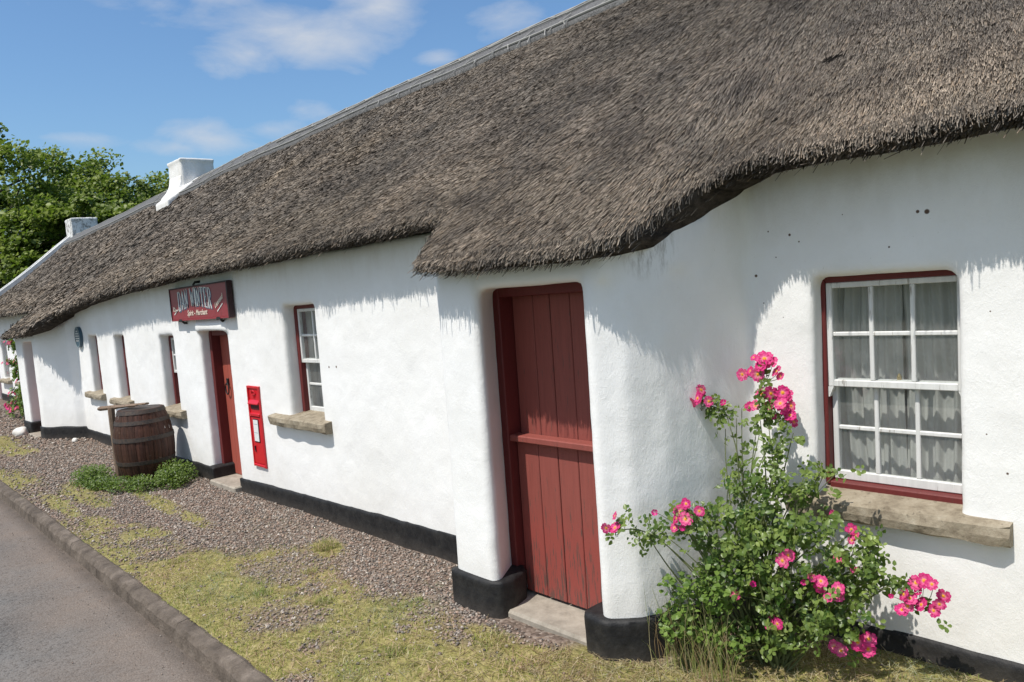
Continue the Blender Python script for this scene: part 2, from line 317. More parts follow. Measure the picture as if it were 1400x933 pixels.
grid_mesh('verge', np.concatenate([np.linspace(-60, -16, 60), np.linspace(-15.9, 4, 400)]), np.linspace(1.59, 4.3, 60), bumpy, M['verge'], lambda X, Y: np.repeat(grassy(X, Y)[..., None], 3, -1))

# footprint of the front wall, to keep stones and grass outside
WX = [-60, -17.2, -17.15, -16.7, -15.6, -14.8, -14.7, -3.93, -3.9, -3.45, -3.44, -2.68, -2.67, -2.55, -2.42, -2.3, -2.29, 9]
WY = [3.6, 3.6, 2.74, 2.74, 2.74, 3.12, 3.24, 3.24, 2.83, 2.83, 3.12, 3.12, 2.83, 2.86, 3.06, 3.4, 3.76, 3.76]
def outside(x, y): return y < np.interp(x, WX, WY)
def tangent_quads():
    pass
# loose gravel
def pebbles():
    segs = [(-3.9, -1.2, 11000, .006, .0135), (-6.2, -3.4, 21000, .0055, .013), (-9.5, -6.2, 19000, .0065, .0145), (-14, -9.5, 12000, .009, .018), (-24, -14, 6000, .015, .028)]
    P = []; S = []
    for x0, x1, n, s0, s1 in segs:
        x = RNG.uniform(x0, x1, n); y = RNG.uniform(1.60, 3.8, n); g = grassy(x, y); keep = outside(x, y) & (RNG.random(n) > g*.97)
        # few stones under the roses: hay there
        keep &= ~((x > -2.9) & (RNG.random(n) < .75) & (y > 2.75)); keep &= ~((x > -3.56) & (x < -2.7) & (y > 2.82))
        x = x[keep]; y = y[keep]; P.append(np.stack([x, y, bumpy(x, y)], 1)); S.append(RNG.uniform(s0, s1, len(x))*RNG.choice([.7,1,1,1.25], len(x)))
    # grit that has rolled on to the road edge
    x = RNG.uniform(-14, -2.5, 900); y = 1.47 - np.abs(RNG.normal(0, .28, 900)); P.append(np.stack([x, y, np.full(900, -.105)], 1)); S.append(RNG.uniform(.002, .006, 900))
    P = np.concatenate(P); S = np.concatenate(S); n = len(P)
    base = np.array([(0,0,1),(.9,.1,.35),(.2,.95,.3),(-.85,.35,.4),(-.4,-.85,.35),(.5,-.8,.3),(.6,.5,-.6),(-.6,.3,-.6),(0,-.7,-.6)], float)
    F0 = np.array([(0,1,2),(0,2,3),(0,3,4),(0,4,5),(0,5,1),(1,6,2),(2,6,7),(2,7,3),(3,7,4),(4,7,8),(4,8,5),(5,8,6),(5,6,1)])
    V = base[None] * RNG.uniform(.7, 1.25, (n, 9, 1)) * np.stack([np.ones(n)*1.0, RNG.uniform(.65, 1, n), RNG.uniform(.45, .8, n)], 1)[:, None]
    a = RNG.uniform(0, 6.28, n); ca, sa = np.cos(a)[:,None], np.sin(a)[:,None]; b = RNG.normal(0, .4, n); cb, sb = np.cos(b)[:,None], np.sin(b)[:,None]
    x, y, z = V[...,0], V[...,1], V[...,2]; y, z = y*cb - z*sb, y*sb + z*cb; x, y = x*ca - y*sa, x*sa + y*ca
    V = np.stack([x, y, z], -1)*S[:,None,None] + P[:,None] + np.array([0,0,1])*(S*.35)[:,None,None]
    pal = np.array([(.235,.20,.17),(.30,.24,.195),(.31,.225,.175),(.165,.147,.13),(.38,.335,.29),(.25,.18,.145),(.48,.43,.37),(.11,.095,.085)])
    c = pal[RNG.choice(8, n, p=[.2,.2,.17,.12,.12,.1,.03,.06])]*RNG.uniform(.75, 1.2, (n, 1)); C = np.repeat(c[:,None], 9, 1)
    F = (F0[None] + (np.arange(n)*9)[:,None,None]).reshape(-1, 3)
    o = np_mesh('gravel', V.reshape(-1,3), F, M['pebble'], None, C.reshape(-1,3)); tag(o, 'loose pinkish grey gravel lying between the kerb and the white wall', 'gravel', kind='stuff')
pebbles()
def blades(name, P, L, W, lean, pal, label, cat, bend=.4):
    """P (n,3) roots, L lengths, W widths, lean 0 upright..1 flat; curved two-piece blades"""
    n = len(P); a = RNG.uniform(0, 6.28, n); d = np.stack([np.cos(a), np.sin(a), 0*a], 1); s = np.stack([-np.sin(a), np.cos(a), 0*a], 1)
    up = np.array([0, 0, 1.]); le = np.clip(lean + RNG.normal(0, .18, n), 0, 1)[:,None]
    mid = P + (up*(1-le) + d*le)*(L*.55)[:,None]; l2 = np.clip(le + bend*RNG.random((n,1)), 0, 1.15); tip = mid + (up*(1-l2) + d*l2)*(L*.5)[:,None]
    w = (W/2)[:,None]; V = np.stack([P - s*w, P + s*w, mid + s*w*.8, mid - s*w*.8, tip + s*w*.15, tip - s*w*.15], 1)
    F0 = np.array([(0,1,2,3),(3,2,4,5)]); F = (F0[None] + (np.arange(n)*6)[:,None,None]).reshape(-1,4)
    c = pal[RNG.integers(0, len(pal), n)]*RNG.uniform(.7, 1.25, (n,1)); q = (vnoise(P[:,0], P[:,1], 1.9, 31)+.5*vnoise(P[:,0], P[:,1], 7, 32))[:,None]; c = c*np.where(q > 0, 1+q*np.array([.25,.02,.35]), 1+q*np.array([.45,.18,.2])); C = np.repeat(c[:,None], 6, 1)
    o = np_mesh(name, V.reshape(-1,3), F, M['blade'], None, C.reshape(-1,3)); return tag(o, label, cat, kind='stuff')
GP = np.array([(.24,.29,.055),(.31,.34,.08),(.40,.38,.13),(.17,.23,.045),(.50,.42,.21),(.44,.35,.20),(.58,.49,.30)])
def turf():
    P = []; L = []; W = []
    for x0, x1, n, l, w in ((-3.5, -1.0, 30000, .030, .0035), (-6.4, -3.5, 52000, .030, .0035), (-9.5, -6.4, 14000, .033, .006), (-17, -9.5, 12000, .045, .010), (-26, -17, 3000, .06, .02)):
        x = RNG.uniform(x0, x1, n); y = RNG.uniform(1.575, 4, n); g = grassy(x, y); k = (RNG.random(n) < g*(.55+.5*vnoise(x, y, 8, 6))) & outside(x, y); k &= ~((x > -3.56) & (x < -2.7) & (y > 2.8))
        x, y = x[k], y[k]; P.append(np.stack([x, y, bumpy(x, y)], 1)); L.append(l*RNG.uniform(.5, 1.5, k.sum())); W.append(np.full(k.sum(), w))
    # stray tufts
    for cx, cy, r, n, l in ((-5.6, 2.86, .09, 420, .10), (-4.6, 2.3, .06, 220, .06), (-5.1, 2.1, .07, 200, .055), (-5.2, 2.5, .06, 160, .06), (-3.6, 2.2, .07, 200, .06), (-6.4, 1.95, .07, 220, .055), (-3.25, 2.63, .12, 260, .05), (-2.9, 2.5, .1, 200, .05), (-4.1, 2.72, .03, 60, .04)):
        a = RNG.uniform(0, 6.28, n); rr = r*np.sqrt(RNG.random(n)); x = cx+rr*np.cos(a); y = cy+rr*np.sin(a)
        P.append(np.stack([x, y, bumpy(x, y)], 1)); L.append(l*RNG.uniform(.5, 1.2, n)); W.append(np.full(n, .0035))
    P = np.concatenate(P); blades('grass', P, np.concatenate(L), np.concatenate(W), .45, GP, 'short mown yellowing grass along the kerb of the verge', 'grass')
    n = 15000; x = np.concatenate([RNG.uniform(-7, -.9, 8500), RNG.uniform(-2.9, -.9, 6500)]); y = np.concatenate([RNG.uniform(1.66, 3, 8500), RNG.uniform(2.5, 3.78, 6500)])
    g = grassy(x, y); k = outside(x, y) & (RNG.random(n) < .25 + .75*g) & ~((x > -3.56) & (x < -2.7) & (y > 2.8)); x, y = x[k], y[k]
    hay = np.array([(.42,.34,.20),(.36,.28,.15),(.30,.22,.12),(.48,.41,.27),(.22,.15,.08)])
    blades('hay', np.stack([x, y, bumpy(x, y) + RNG.uniform(.002, .02, len(x))], 1), RNG.uniform(.03, .11, len(x)), np.full(len(x), .0032), .95, hay, 'dry cut grass scattered over the turf and below the roses', 'dry grass', .1)
turf()

# ------------------------------------------------------------------ cottage
cot = empty('thatched_cottage', -10, 3.27, 0, 'long low whitewashed thatched cottage with dark red doors and black plinth', 'cottage')
def remesh(mb, name, mat, voxel, it, amp, parent, seed=0):
    tmp = mb.build('tmp', mat); tmp.modifiers.new('r', 'REMESH').mode = 'VOXEL'; tmp.modifiers['r'].voxel_size = voxel
    if it:
        s = tmp.modifiers.new('s', 'SMOOTH'); s.factor = .5; s.iterations = it
    dg = bpy.context.evaluated_depsgraph_get(); me = bpy.data.meshes.new_from_object(tmp.evaluated_get(dg)); bpy.data.objects.remove(tmp)
    n = len(me.vertices); co = np.empty(n*3, 'f'); no = np.empty(n*3, 'f'); me.vertices.foreach_get('co', co); me.vertices.foreach_get('normal', no)
    co = co.reshape(-1,3); no = no.reshape(-1,3)
    if amp:
        x, y, z = co.T
        d = amp*(.9*vnoise(x + y*1.3, z, 1.6, seed+1) + .5*vnoise(x + y*1.3, z*1.1, 4.7, seed+2) + .22*vnoise(x*1.0 + y*1.2, z, 13, seed+3))
        co = co + no*d[:,None]
    co = co - np.array(wloc(parent), 'f'); me.vertices.foreach_set('co', co.ravel()); me.polygons.foreach_set('use_smooth', np.ones(len(me.polygons), bool))
    me.materials.clear(); me.materials.append(mat); me.name = name; me.update(); o = bpy.data.objects.new(name, me); link(o, parent); return o
RW = dict(x0=-1.91, x1=-1.20, h0=.79, h1=1.905)
MAINW = [(-6.85, -6.22, .93, 1.98), (-10.46, -9.92, .79, 1.73), (-12.52, -12.0, .81, 1.75), (-13.99, -13.44, .83, 1.76)]
SD = (-9.02, -8.22, 1.77)
FARW = [(-25.0, -24.2, .62, 1.66), (-22.7, -22.0, .62, 1.66)]
wb = MB()
# right hand room wall
wb.box(-2.5, RW['x0']+.015, 3.8, 4.3, -.3, 2.60); wb.box(RW['x1']-.012, 4.0, 3.8, 4.3, -.3, 2.60)
wb.box(-2.0, -1.1, 3.8, 4.3, -.3, RW['h0']-.06); wb.box(-2.0, -1.1, 3.8, 4.3, RW['h1']-.008, 2.60)
# porch
rc = [(-2.24,3.86),(-2.30,3.42),(-2.37,3.16),(-2.46,2.98),(-2.60,2.865),(-2.66,2.90),(-2.66,4.2),(-2.24,4.2)]
wb.prism(rc, -.3, 2.19)
wb.prism([(-2.24,3.86),(-2.33,3.24),(-2.40,3.14),(-2.66,3.14),(-2.66,4.2),(-2.24,4.2)], 2.0, 2.27)
wb.prism([(-2.24,3.86),(-2.29,3.48),(-2.66,3.45),(-2.66,4.2),(-2.24,4.2)], 2.1, 2.47)
wb.prism([(-3.86,2.86),(-3.50,2.855),(-3.46,2.89),(-3.61,3.13),(-3.61,3.7),(-3.86,3.7)], -.3, 2.19)
wb.box(-3.8, -2.5, 2.885, 3.7, 1.985, 2.19); wb.box(-3.86, -2.5, 3.42, 3.8, 2.2, 2.45)
# main wall
Y0, Y1 = 3.27, 3.72
ops = sorted([(SD[0], SD[1])] + [(a, b) for a, b, _, _ in MAINW]); xs = [-14.75] + [v for o in ops for v in o] + [-3.75]
for i in range(0, len(xs), 2): wb.box(xs[i], xs[i+1], Y0, Y1, -.6, 2.42 if xs[i] > -12.6 else 2.37)
for a, b, h0, h1 in MAINW: wb.box(a-.05, b+.05, Y0, Y1, -.6, h0-.06); wb.box(a-.05, b+.05, Y0, Y1, h1, 2.42 if a > -12.6 else 2.37)
wb.box(SD[0]-.05, SD[1]+.05, Y0, Y1, SD[2], 2.42); wb.box(SD[0]-.02, SD[1]+.06, Y0-.035, Y1, SD[2], SD[2]+.10)
# far porch
wb.prism([(-14.6,3.35),(-14.8,3.14),(-15.5,2.79),(-15.72,2.78),(-15.72,3.6),(-14.6,3.6)], -.6, 1.98); wb.prism([(-14.6,3.35),(-14.8,3.14),(-15.3,3.0),(-15.72,3.0),(-15.72,3.7),(-14.6,3.7)], -.6, 2.2)
wb.box(-17.2, -16.6, 2.78, 3.7, -.6, 1.98); wb.box(-16.7, -15.6, 2.8, 3.7, 1.72, 1.98); wb.box(-17.2, -15.6, 3.15, 3.7, 1.8, 2.2)
# far room wall
fo = sorted([(a, b) for a, b, _, _ in FARW] + [(-26.35, -25.75)]); xs = [-26.9] + [v for o in fo for v in o] + [-17.1]
for i in range(0, len(xs), 2): wb.box(xs[i], xs[i+1], 3.7, 4.1, -.6, 2.4)
for a, b, h0, h1 in FARW: wb.box(a-.05, b+.05, 3.7, 4.1, -.6, h0); wb.box(a-.05, b+.05, 3.7, 4.1, h1, 2.4)
wb.box(-26.4, -25.7, 3.7, 4.1, 1.75, 2.4)
# rear wall and gables
wb.box(-26.9, 4, 8.7, 9.1, -.6, 2.5)
for gx in (-26.9, 3.7):
    wb.add([(gx,3.75,-.6),(gx+.3,3.75,-.6),(gx,9.05,-.6),(gx+.3,9.05,-.6),(gx,3.75,2.3),(gx+.3,3.75,2.3),(gx,9.05,2.3),(gx+.3,9.05,2.3),(gx,6.2,4.5),(gx+.3,6.2,4.5)],
           [(0,1,5,4),(1,3,7,9,5),(3,2,6,7),(2,0,4,8,6),(4,5,9,8),(8,9,7,6),(2,3,1,0)])
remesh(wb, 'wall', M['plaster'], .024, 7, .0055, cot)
# tarred plinth, a little proud of the wall
pb = MB(); e = .016
pb.box(-2.3, 4.02, 3.8-e, 4.2, -.3, .12)
pb.prism([(-2.22,3.86),(-2.27,3.40),(-2.34,3.13),(-2.43,2.955),(-2.59,2.835),(-2.74,2.85),(-2.775,2.90),(-2.775,3.10),(-2.6,3.3),(-2.3,4.0)], -.3, .225)
pb.prism([(-3.885,2.825),(-3.62,2.82),(-3.50,2.83),(-3.43,2.87),(-3.42,2.96),(-3.47,3.11),(-3.6,3.2),(-3.885,3.5)], -.3, .225)
pb.add([(-3.88,Y0-e,-.6),(-3.88,Y1,-.6),(SD[1]-.02,Y1,-.6),(SD[1]-.02,Y0-e,-.6),(-3.88,Y0-e,.235),(-3.88,Y1,.235),(SD[1]-.02,Y1,.145),(SD[1]-.02,Y0-e,.145)], [(0,1,2,3),(7,6,5,4),(0,4,5,1),(1,5,6,2),(2,6,7,3),(3,7,4,0)])
pb.box(-14.7, SD[0]+.10, Y0-e, Y1, -.6, .17); pb.box(SD[0]-.03, SD[0]+.12, Y0-.05, Y1-.1, -.6, .19)
pb.prism([(-14.6,3.33),(-14.79,3.12),(-15.5,2.765),(-15.78,2.76),(-15.78,3.5),(-14.6,3.5)], -.6, .22); pb.box(-17.22, -16.55, 2.76, 3.6, -.6, .22)
pb.box(-26.4+.65, -17.1, 3.7-e, 4.0, -.6, .2)
remesh(pb, 'plinth', M['black'], .02, 2, .009, cot, 20)

# doors
def plank_door(name, x0, x1, y, h0, h1, mat, n, parent, jit=.12):
    b = MB(); w = (x1-x0)/n; xs = [x0] + [x0 + w*(i + random.uniform(-jit, jit)) for i in range(1, n)] + [x1]
    for i in range(n): b.cbox(xs[i]+.0025, xs[i+1]-.0025, y + random.uniform(-.0015, .0015), y+.035, h0, h1, .004)
    b.box(x0+.01, x1-.01, y+.02, y+.045, h0+.01, h1-.01)
    return b.build(name, mat, parent)
dr = MB(); dr.cbox(-3.62, -3.535, 3.10, 3.24, .17, 1.985, .006); dr.cbox(-3.62, -2.60, 3.105, 3.24, 1.925, 2.0, .006); dr.cbox(-2.67, -2.60, 3.12, 3.24, .0, 1.93, .006)
door = dr.build('door', M['frame_red'], cot); tag(door, 'dark red half door in the near porch')
plank_door('upper_leaf', -3.53, -2.68, 3.205, 1.06, 1.925, M['door_red'], 5, door)
plank_door('lower_leaf', -3.53, -2.68, 3.165, .055, 1.03, M['door_red'], 5, door)
b = MB(); b.cbox(-3.545, -2.675, 3.115, 3.205, 1.028, 1.068, .006); b.build('ledge', M['door_red'], door)
b = MB(); b.cbox(-3.6, -2.66, 2.905, 3.22, -.12, .035, .015); o = b.build('doorstep', M['step'], cot)
# shop door
dr = MB(); x0, x1, hh = SD; yy = Y0+.11
dr.cbox(x0-.02, x0+.06, yy, yy+.24, .17, hh+.01, .005); dr.cbox(x1-.05, x1+.02, yy, yy+.24, .1, hh+.01, .005); dr.cbox(x0+.09, x1-.05, yy+.002, yy+.24, hh-.06, hh+.01, .005)
door = dr.build('door', M['frame_red'], cot); tag(door, 'red plank shop door')
plank_door('leaf', x0+.065, x1-.052, yy+.10, .06, hh-.065, M['shop_door_red'], 5, door)
b = MB(); hx, hz = x0+.20, 1.10
b.tube([(hx+.045*math.cos(a), yy+.075, hz-.02+.065*math.sin(a)) for a in [k*math.pi/8 for k in range(17)]], .008, n=6, cap=False); b.cbox(hx-.02, hx+.02, yy+.08, yy+.102, hz+.02, hz+.10, .003); b.build('handle', M['black_iron'], door)
b = MB(); b.cbox(x0+.12, x1+.03, Y0-.10, yy+.2, -.10, .055, .012); b.build('doorstep', M['step'], cot)
# far doors
for (a, c, y, h1, lb) in ((-16.6, -15.72, 3.05, 1.72, 'dark red door inside the far porch'), (-26.35, -25.75, 3.82, 1.75, 'dark red door beside the far gable')):
    dr = MB(); dr.cbox(a, a+.08, y, y+.1, .0, h1, .005); dr.cbox(c-.08, c, y, y+.1, .0, h1, .005); dr.cbox(a+.08, c-.08, y+.002, y+.1, h1-.07, h1, .005)
    door = dr.build('door', M['frame_red'], cot); tag(door, lb); plank_door('leaf', a+.08, c-.08, y+.05, .04, h1-.07, M['shop_door_red'], 5, door)
b = MB(); b.cbox(-16.55, -15.8, 2.70, 3.06, -.12, .03, .012); b.build('doorstep', M['step'], cot)

# sash windows
def curtain(x0, x1, y, h0, h1, parent, gap, folds, near):
    for s in (0, 1):
        xs0, xs1 = (x0, (x0+x1)/2 - gap) if s == 0 else ((x0+x1)/2 + gap, x1)
        nx, nz = (70, 26) if near else (24, 8); X = np.linspace(0, 1, nx); X = X + .045*np.sin(X*9.4+s*2) *np.sin(X*np.pi); Z = np.linspace(0, 1, nz); U, W_ = np.meshgrid(X, Z, indexing='ij')
        ph = RNG.uniform(0, 6); x = xs0 + (xs1-xs0)*U
        # the cloth is drawn together and falls open towards the sill
        sway = (.06 if s == 0 else -.06)*np.sin(np.pi*W_)*(1-(U if s == 0 else 1-U))*-1
        y_ = y + .012*np.sin(U*folds*6.28 + ph + 1.2*np.sin(W_*2.5+s)) + .010*np.sin(U*folds*2.3*6.28 + 3*W_)+ .012*vnoise(U*3, W_*3, 2, 3+s)
        V = np.stack([x + sway*.5, y_, h0 + (h1-h0)*W_ + .02*np.sin(U*9+ph)*(W_ < .01)], -1).reshape(-1, 3); I = np.arange(nx*nz).reshape(nx, nz)
        F = np.stack([I[:-1,:-1], I[1:,:-1], I[1:,1:], I[:-1,1:]], -1).reshape(-1, 4); np_mesh('curtain', V, F, M['curtain'], parent, smooth=True)
def window(x0, x1, y, h0, h1, nc, label, near=False, fw=.045, dep=.10, curt=True):
    """frame face at y; two sashes of 2 rows x nc panes"""
    f = MB(); f.cbox(x0-.03, x0+fw, y, y+dep, h0, h1+.03, .005); f.cbox(x1-fw*.55, x1+.03, y, y+dep, h0, h1+.03, .005)
    f.cbox(x0+fw, x1-fw*.55, y+.003, y+dep, h1-fw*(1.15 if near else .8), h1+.03, .005); f.cbox(x0+fw, x1-fw*.55, y-.003, y+dep, h0-.05, h0+.02, .006)
    w = f.build('window', M['frame_red'], cot); tag(w, label)
    a, c = x0+fw, x1-fw*.55; zb, zt = h0+.022, h1-fw*(1.15 if near else .8); mid = (zb+zt)/2; st = .030 if near else .028; br = .011
    for nm, lo, hi, ys in (('sash', mid-.02, zt, y+.012), ('sash', zb, mid+.018, y+.050)):
        s = MB(); s.cbox(a+.001, a+st, ys, ys+.034, lo, hi, .004); s.cbox(c-st, c-.001, ys, ys+.034, lo, hi, .004)
        bot = .036 if lo > zb+.1 else .048
        s.cbox(a+st, c-st, ys+.001, ys+.033, lo, lo+bot, .004); s.cbox(a+st, c-st, ys+.001, ys+.033, hi-.030, hi, .004)
        gx0, gx1, gz0, gz1 = a+st, c-st, lo+bot, hi-.030
        for i in range(1, nc): xx = gx0 + (gx1-gx0)*i/nc; s.cbox(xx-br, xx+br, ys+.004, ys+.030, gz0, gz1, .004)
        zz = (gz0+gz1)/2; s.cbox(gx0, gx1, ys+.006, ys+.029, zz-br, zz+br, .004)
        if near and lo > zb+.1:                                   # sash horns under the meeting rail
            for q, sg in ((a+.001, 1), (c-.001, -1)):
                s.add([(q,ys,lo),(q+sg*.028,ys,lo),(q+sg*.005,ys,lo-.055),(q,ys,lo-.055),(q,ys+.03,lo),(q+sg*.028,ys+.03,lo),(q+sg*.005,ys+.03,lo-.055),(q,ys+.03,lo-.055)],
                      [(0,1,2,3),(7,6,5,4),(0,4,5,1),(1,5,6,2),(2,6,7,3),(3,7,4,0)])
        so = s.build('sash', M['sash_white'], w)
        g = MB(); g.add([(gx0-.004,ys+.017,gz0-.004),(gx1+.004,ys+.017,gz0-.004),(gx1+.004,ys+.017,gz1+.004),(gx0-.004,ys+.017,gz1+.004)], [(0,1,2,3)]); g.build('glass', M['glass'], w)
    if curt: curtain(x0+.02, x1-.02, y+.19, h0-.02, h1+.02, w, .0, 3.6 if near else 3, near)
    return w
w1 = window(RW['x0'], RW['x1'], 3.905, RW['h0'], RW['h1'], 3, 'large twelve pane sash window right of the roses', True, .036)
b = MB(); b.cbox(-1.60, -1.52, 3.985, 4.00, 1.335, 1.352, .002); b.build('sticker', M['brass'], w1)
b = MB(); b.lathe(-1.535, 3.975, [(.004,1.35),(.011,1.355),(.012,1.372),(.006,1.385),(.002,1.388)], 10); b.build('latch', M['brass'], w1)
lbs = ['narrow sash window between the post box and the near porch', 'narrow sash window between the barrel and the shop door', 'narrow window behind the barrel', 'narrow window nearest the round plaque']
for (a, c, h0, h1), lb in zip(MAINW, lbs): window(a, c, Y0+.125, h0, h1, 2, lb)
for (a, c, h0, h1), lb in zip(FARW, ['narrow window beside the far gable', 'narrow window beyond the far porch']): window(a, c, 3.7+.16, h0, h1, 2, lb)
def sill(x0, x1, y0, y1, h0, h1, seed, label=None):
    b = MB(); n = 26; vs = []; rng = random.Random(seed)
    for i in range(n+1):
        x = x0 + (x1-x0)*i/n; k = lambda s, a: a*noise.noise(Vector((x*7, s*3.1+seed, 0)))
        e = .012 if i in (0, n) else 0
        vs += [(x, y0+.008+k(1,.012)+e, h0+.012+k(2,.014)), (x, y0+k(3,.012)+e, (h0+h1)/2), (x, y0+.006+k(4,.014)+e, h1-.012+k(5,.006)), (x, y0+.022+k(6,.01), h1+k(7,.005)), (x, y1-.02, h1+.035), (x, y1, h0), (x, y0+.03, h0+k(8,.008))]
    fs = [(i*7+j, (i+1)*7+j, (i+1)*7+(j+1)%7, i*7+(j+1)%7) for i in range(n) for j in range(7)] + [tuple(range(7)), tuple(range(n*7, n*7+7))[::-1]]
    b.add(vs, fs); o = b.build('sill', M['stone'], cot, smooth=False); bm = bmesh.new(); bm.from_mesh(o.data); bmesh.ops.recalc_face_normals(bm, faces=bm.faces); bm.to_mesh(o.data); bm.free()
    if label: tag(o, label)
sill(-2.05, -1.00, 3.73, 3.99, .655, .755, 1, 'wide stone sill under the twelve pane window')
sill(-7.20, -6.07, Y0-.09, Y0+.2, .83, .925, 2); sill(-10.75, -9.70, Y0-.09, Y0+.2, .70, .79, 3); sill(-12.8, -11.8, Y0-.09, Y0+.2, .71, .80, 4); sill(-14.25, -13.25, Y0-.09, Y0+.2, .74, .83, 5)
sill(-25.3, -23.9, 3.58, 3.9, .53, .62, 6); sill(-22.9, -21.8, 3.58, 3.9, .53, .62, 7)
# sheets behind the windows, coloured dark to stand in for unlit rooms
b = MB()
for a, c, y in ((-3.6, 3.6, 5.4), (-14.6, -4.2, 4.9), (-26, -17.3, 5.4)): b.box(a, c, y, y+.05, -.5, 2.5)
b.build('unlit_room_sheet', M['room'], cot)

# ------------------------------------------------------------------ thatch
EX = np.array([-27.2,-17.6,-17.35,-15.6,-14.75,-14.62,-13.5,-11,-9,-3.93,-3.84,-3.0,-2.47,-2.38,-2.32,-2.24,-2.06,-1.9,4.2])
EY = np.array([3.32,3.28,2.60,2.60,2.60,2.98,3.0,3.02,3.03,3.03,2.72,2.69,2.76,2.88,3.10,3.40,3.49,3.50,3.50])
EH = np.array([2.31,2.28,1.80,1.83,1.93,2.13,2.22,2.33,2.39,2.41,2.115,2.09,2.085,2.105,2.20,2.36,2.43,2.44,2.44])
def ye(x): return np.interp(x, EX, EY) + .018*vnoise(x, 0*x, 1.3, 11) + .008*vnoise(x, 0*x, 7, 12)
def he(x): return np.interp(x, EX, EH) + .018*vnoise(x, 0*x, 1.1, 13) + .008*vnoise(x, 0*x, 6, 14)
RY = 6.2
def hr(x): return np.interp(x, [-27, -24, -17, -14, 4], [4.66, 4.68, 4.76, 4.8, 4.82]) + .015*vnoise(x, 0*x, .9, 15)
NR = .035
def S(x, u):
    """thatch surface: u<-1 underside, -1..0 rounded eave, 0..1 front slope, 1..2 rear slope"""
    y0, h0, h1 = ye(x), he(x), hr(x); cy, ch = y0 + NR, h0 + .018 + NR; phi0 = math.radians(124)
    a = phi0 + np.clip(-u, 0, 1)*math.radians(270-124); ny, nh = cy + NR*np.cos(a), ch + NR*1.1*np.sin(a)
    sy, sh = cy + NR*math.cos(phi0), ch + NR*1.1*math.sin(phi0)
    uf = np.clip(u, 0, 1); sag = -.05*np.sin(np.pi*uf) + .035*vnoise(x, uf*3.9, .55, 16) + .016*vnoise(x, uf*3.9, 2.2, 17)
    fy = sy + (RY-sy)*uf; fh = sh + (h1-sh)*uf + sag*np.sin(np.pi*np.clip(uf*6, 0, .5)) ; rnd = -.05*sstep(.93, 1, uf); fh = fh + rnd
    ur = np.clip(u-1, 0, 1); ry = RY + 3.3*ur; rh = h1 - .05 + (2.4-h1)*ur
    un = np.clip(-u-1, 0, 1); uy, uh = y0 + .03 + .36*un, h0 - .02*sstep(0, .25, un) + .05*un
    y = np.where(u < -1, uy, np.where(u < 0, ny, np.where(u < 1, fy, ry))); h = np.where(u < -1, uh, np.where(u < 0, nh, np.where(u < 1, fh, rh)))
    return np.stack([x, y, h], -1)
us = np.concatenate([[-2, -1.5], np.linspace(-1, 0, 9), np.linspace(.03, 1, 50), [1.02, 1.3, 1.7, 2]])
xs = np.unique(np.concatenate([np.arange(-26.7, 4, .12), np.arange(-4.0, -1.8, .02), np.arange(-17.6, -14.5, .04), [-26.7, 4.1]]))
X, U = np.meshgrid(xs, us, indexing='ij'); V = S(X, U); n, m = X.shape; I = np.arange(n*m).reshape(n, m)
F = np.stack([I[:-1,:-1], I[1:,:-1], I[1:,1:], I[:-1,1:]], -1).reshape(-1, 4)
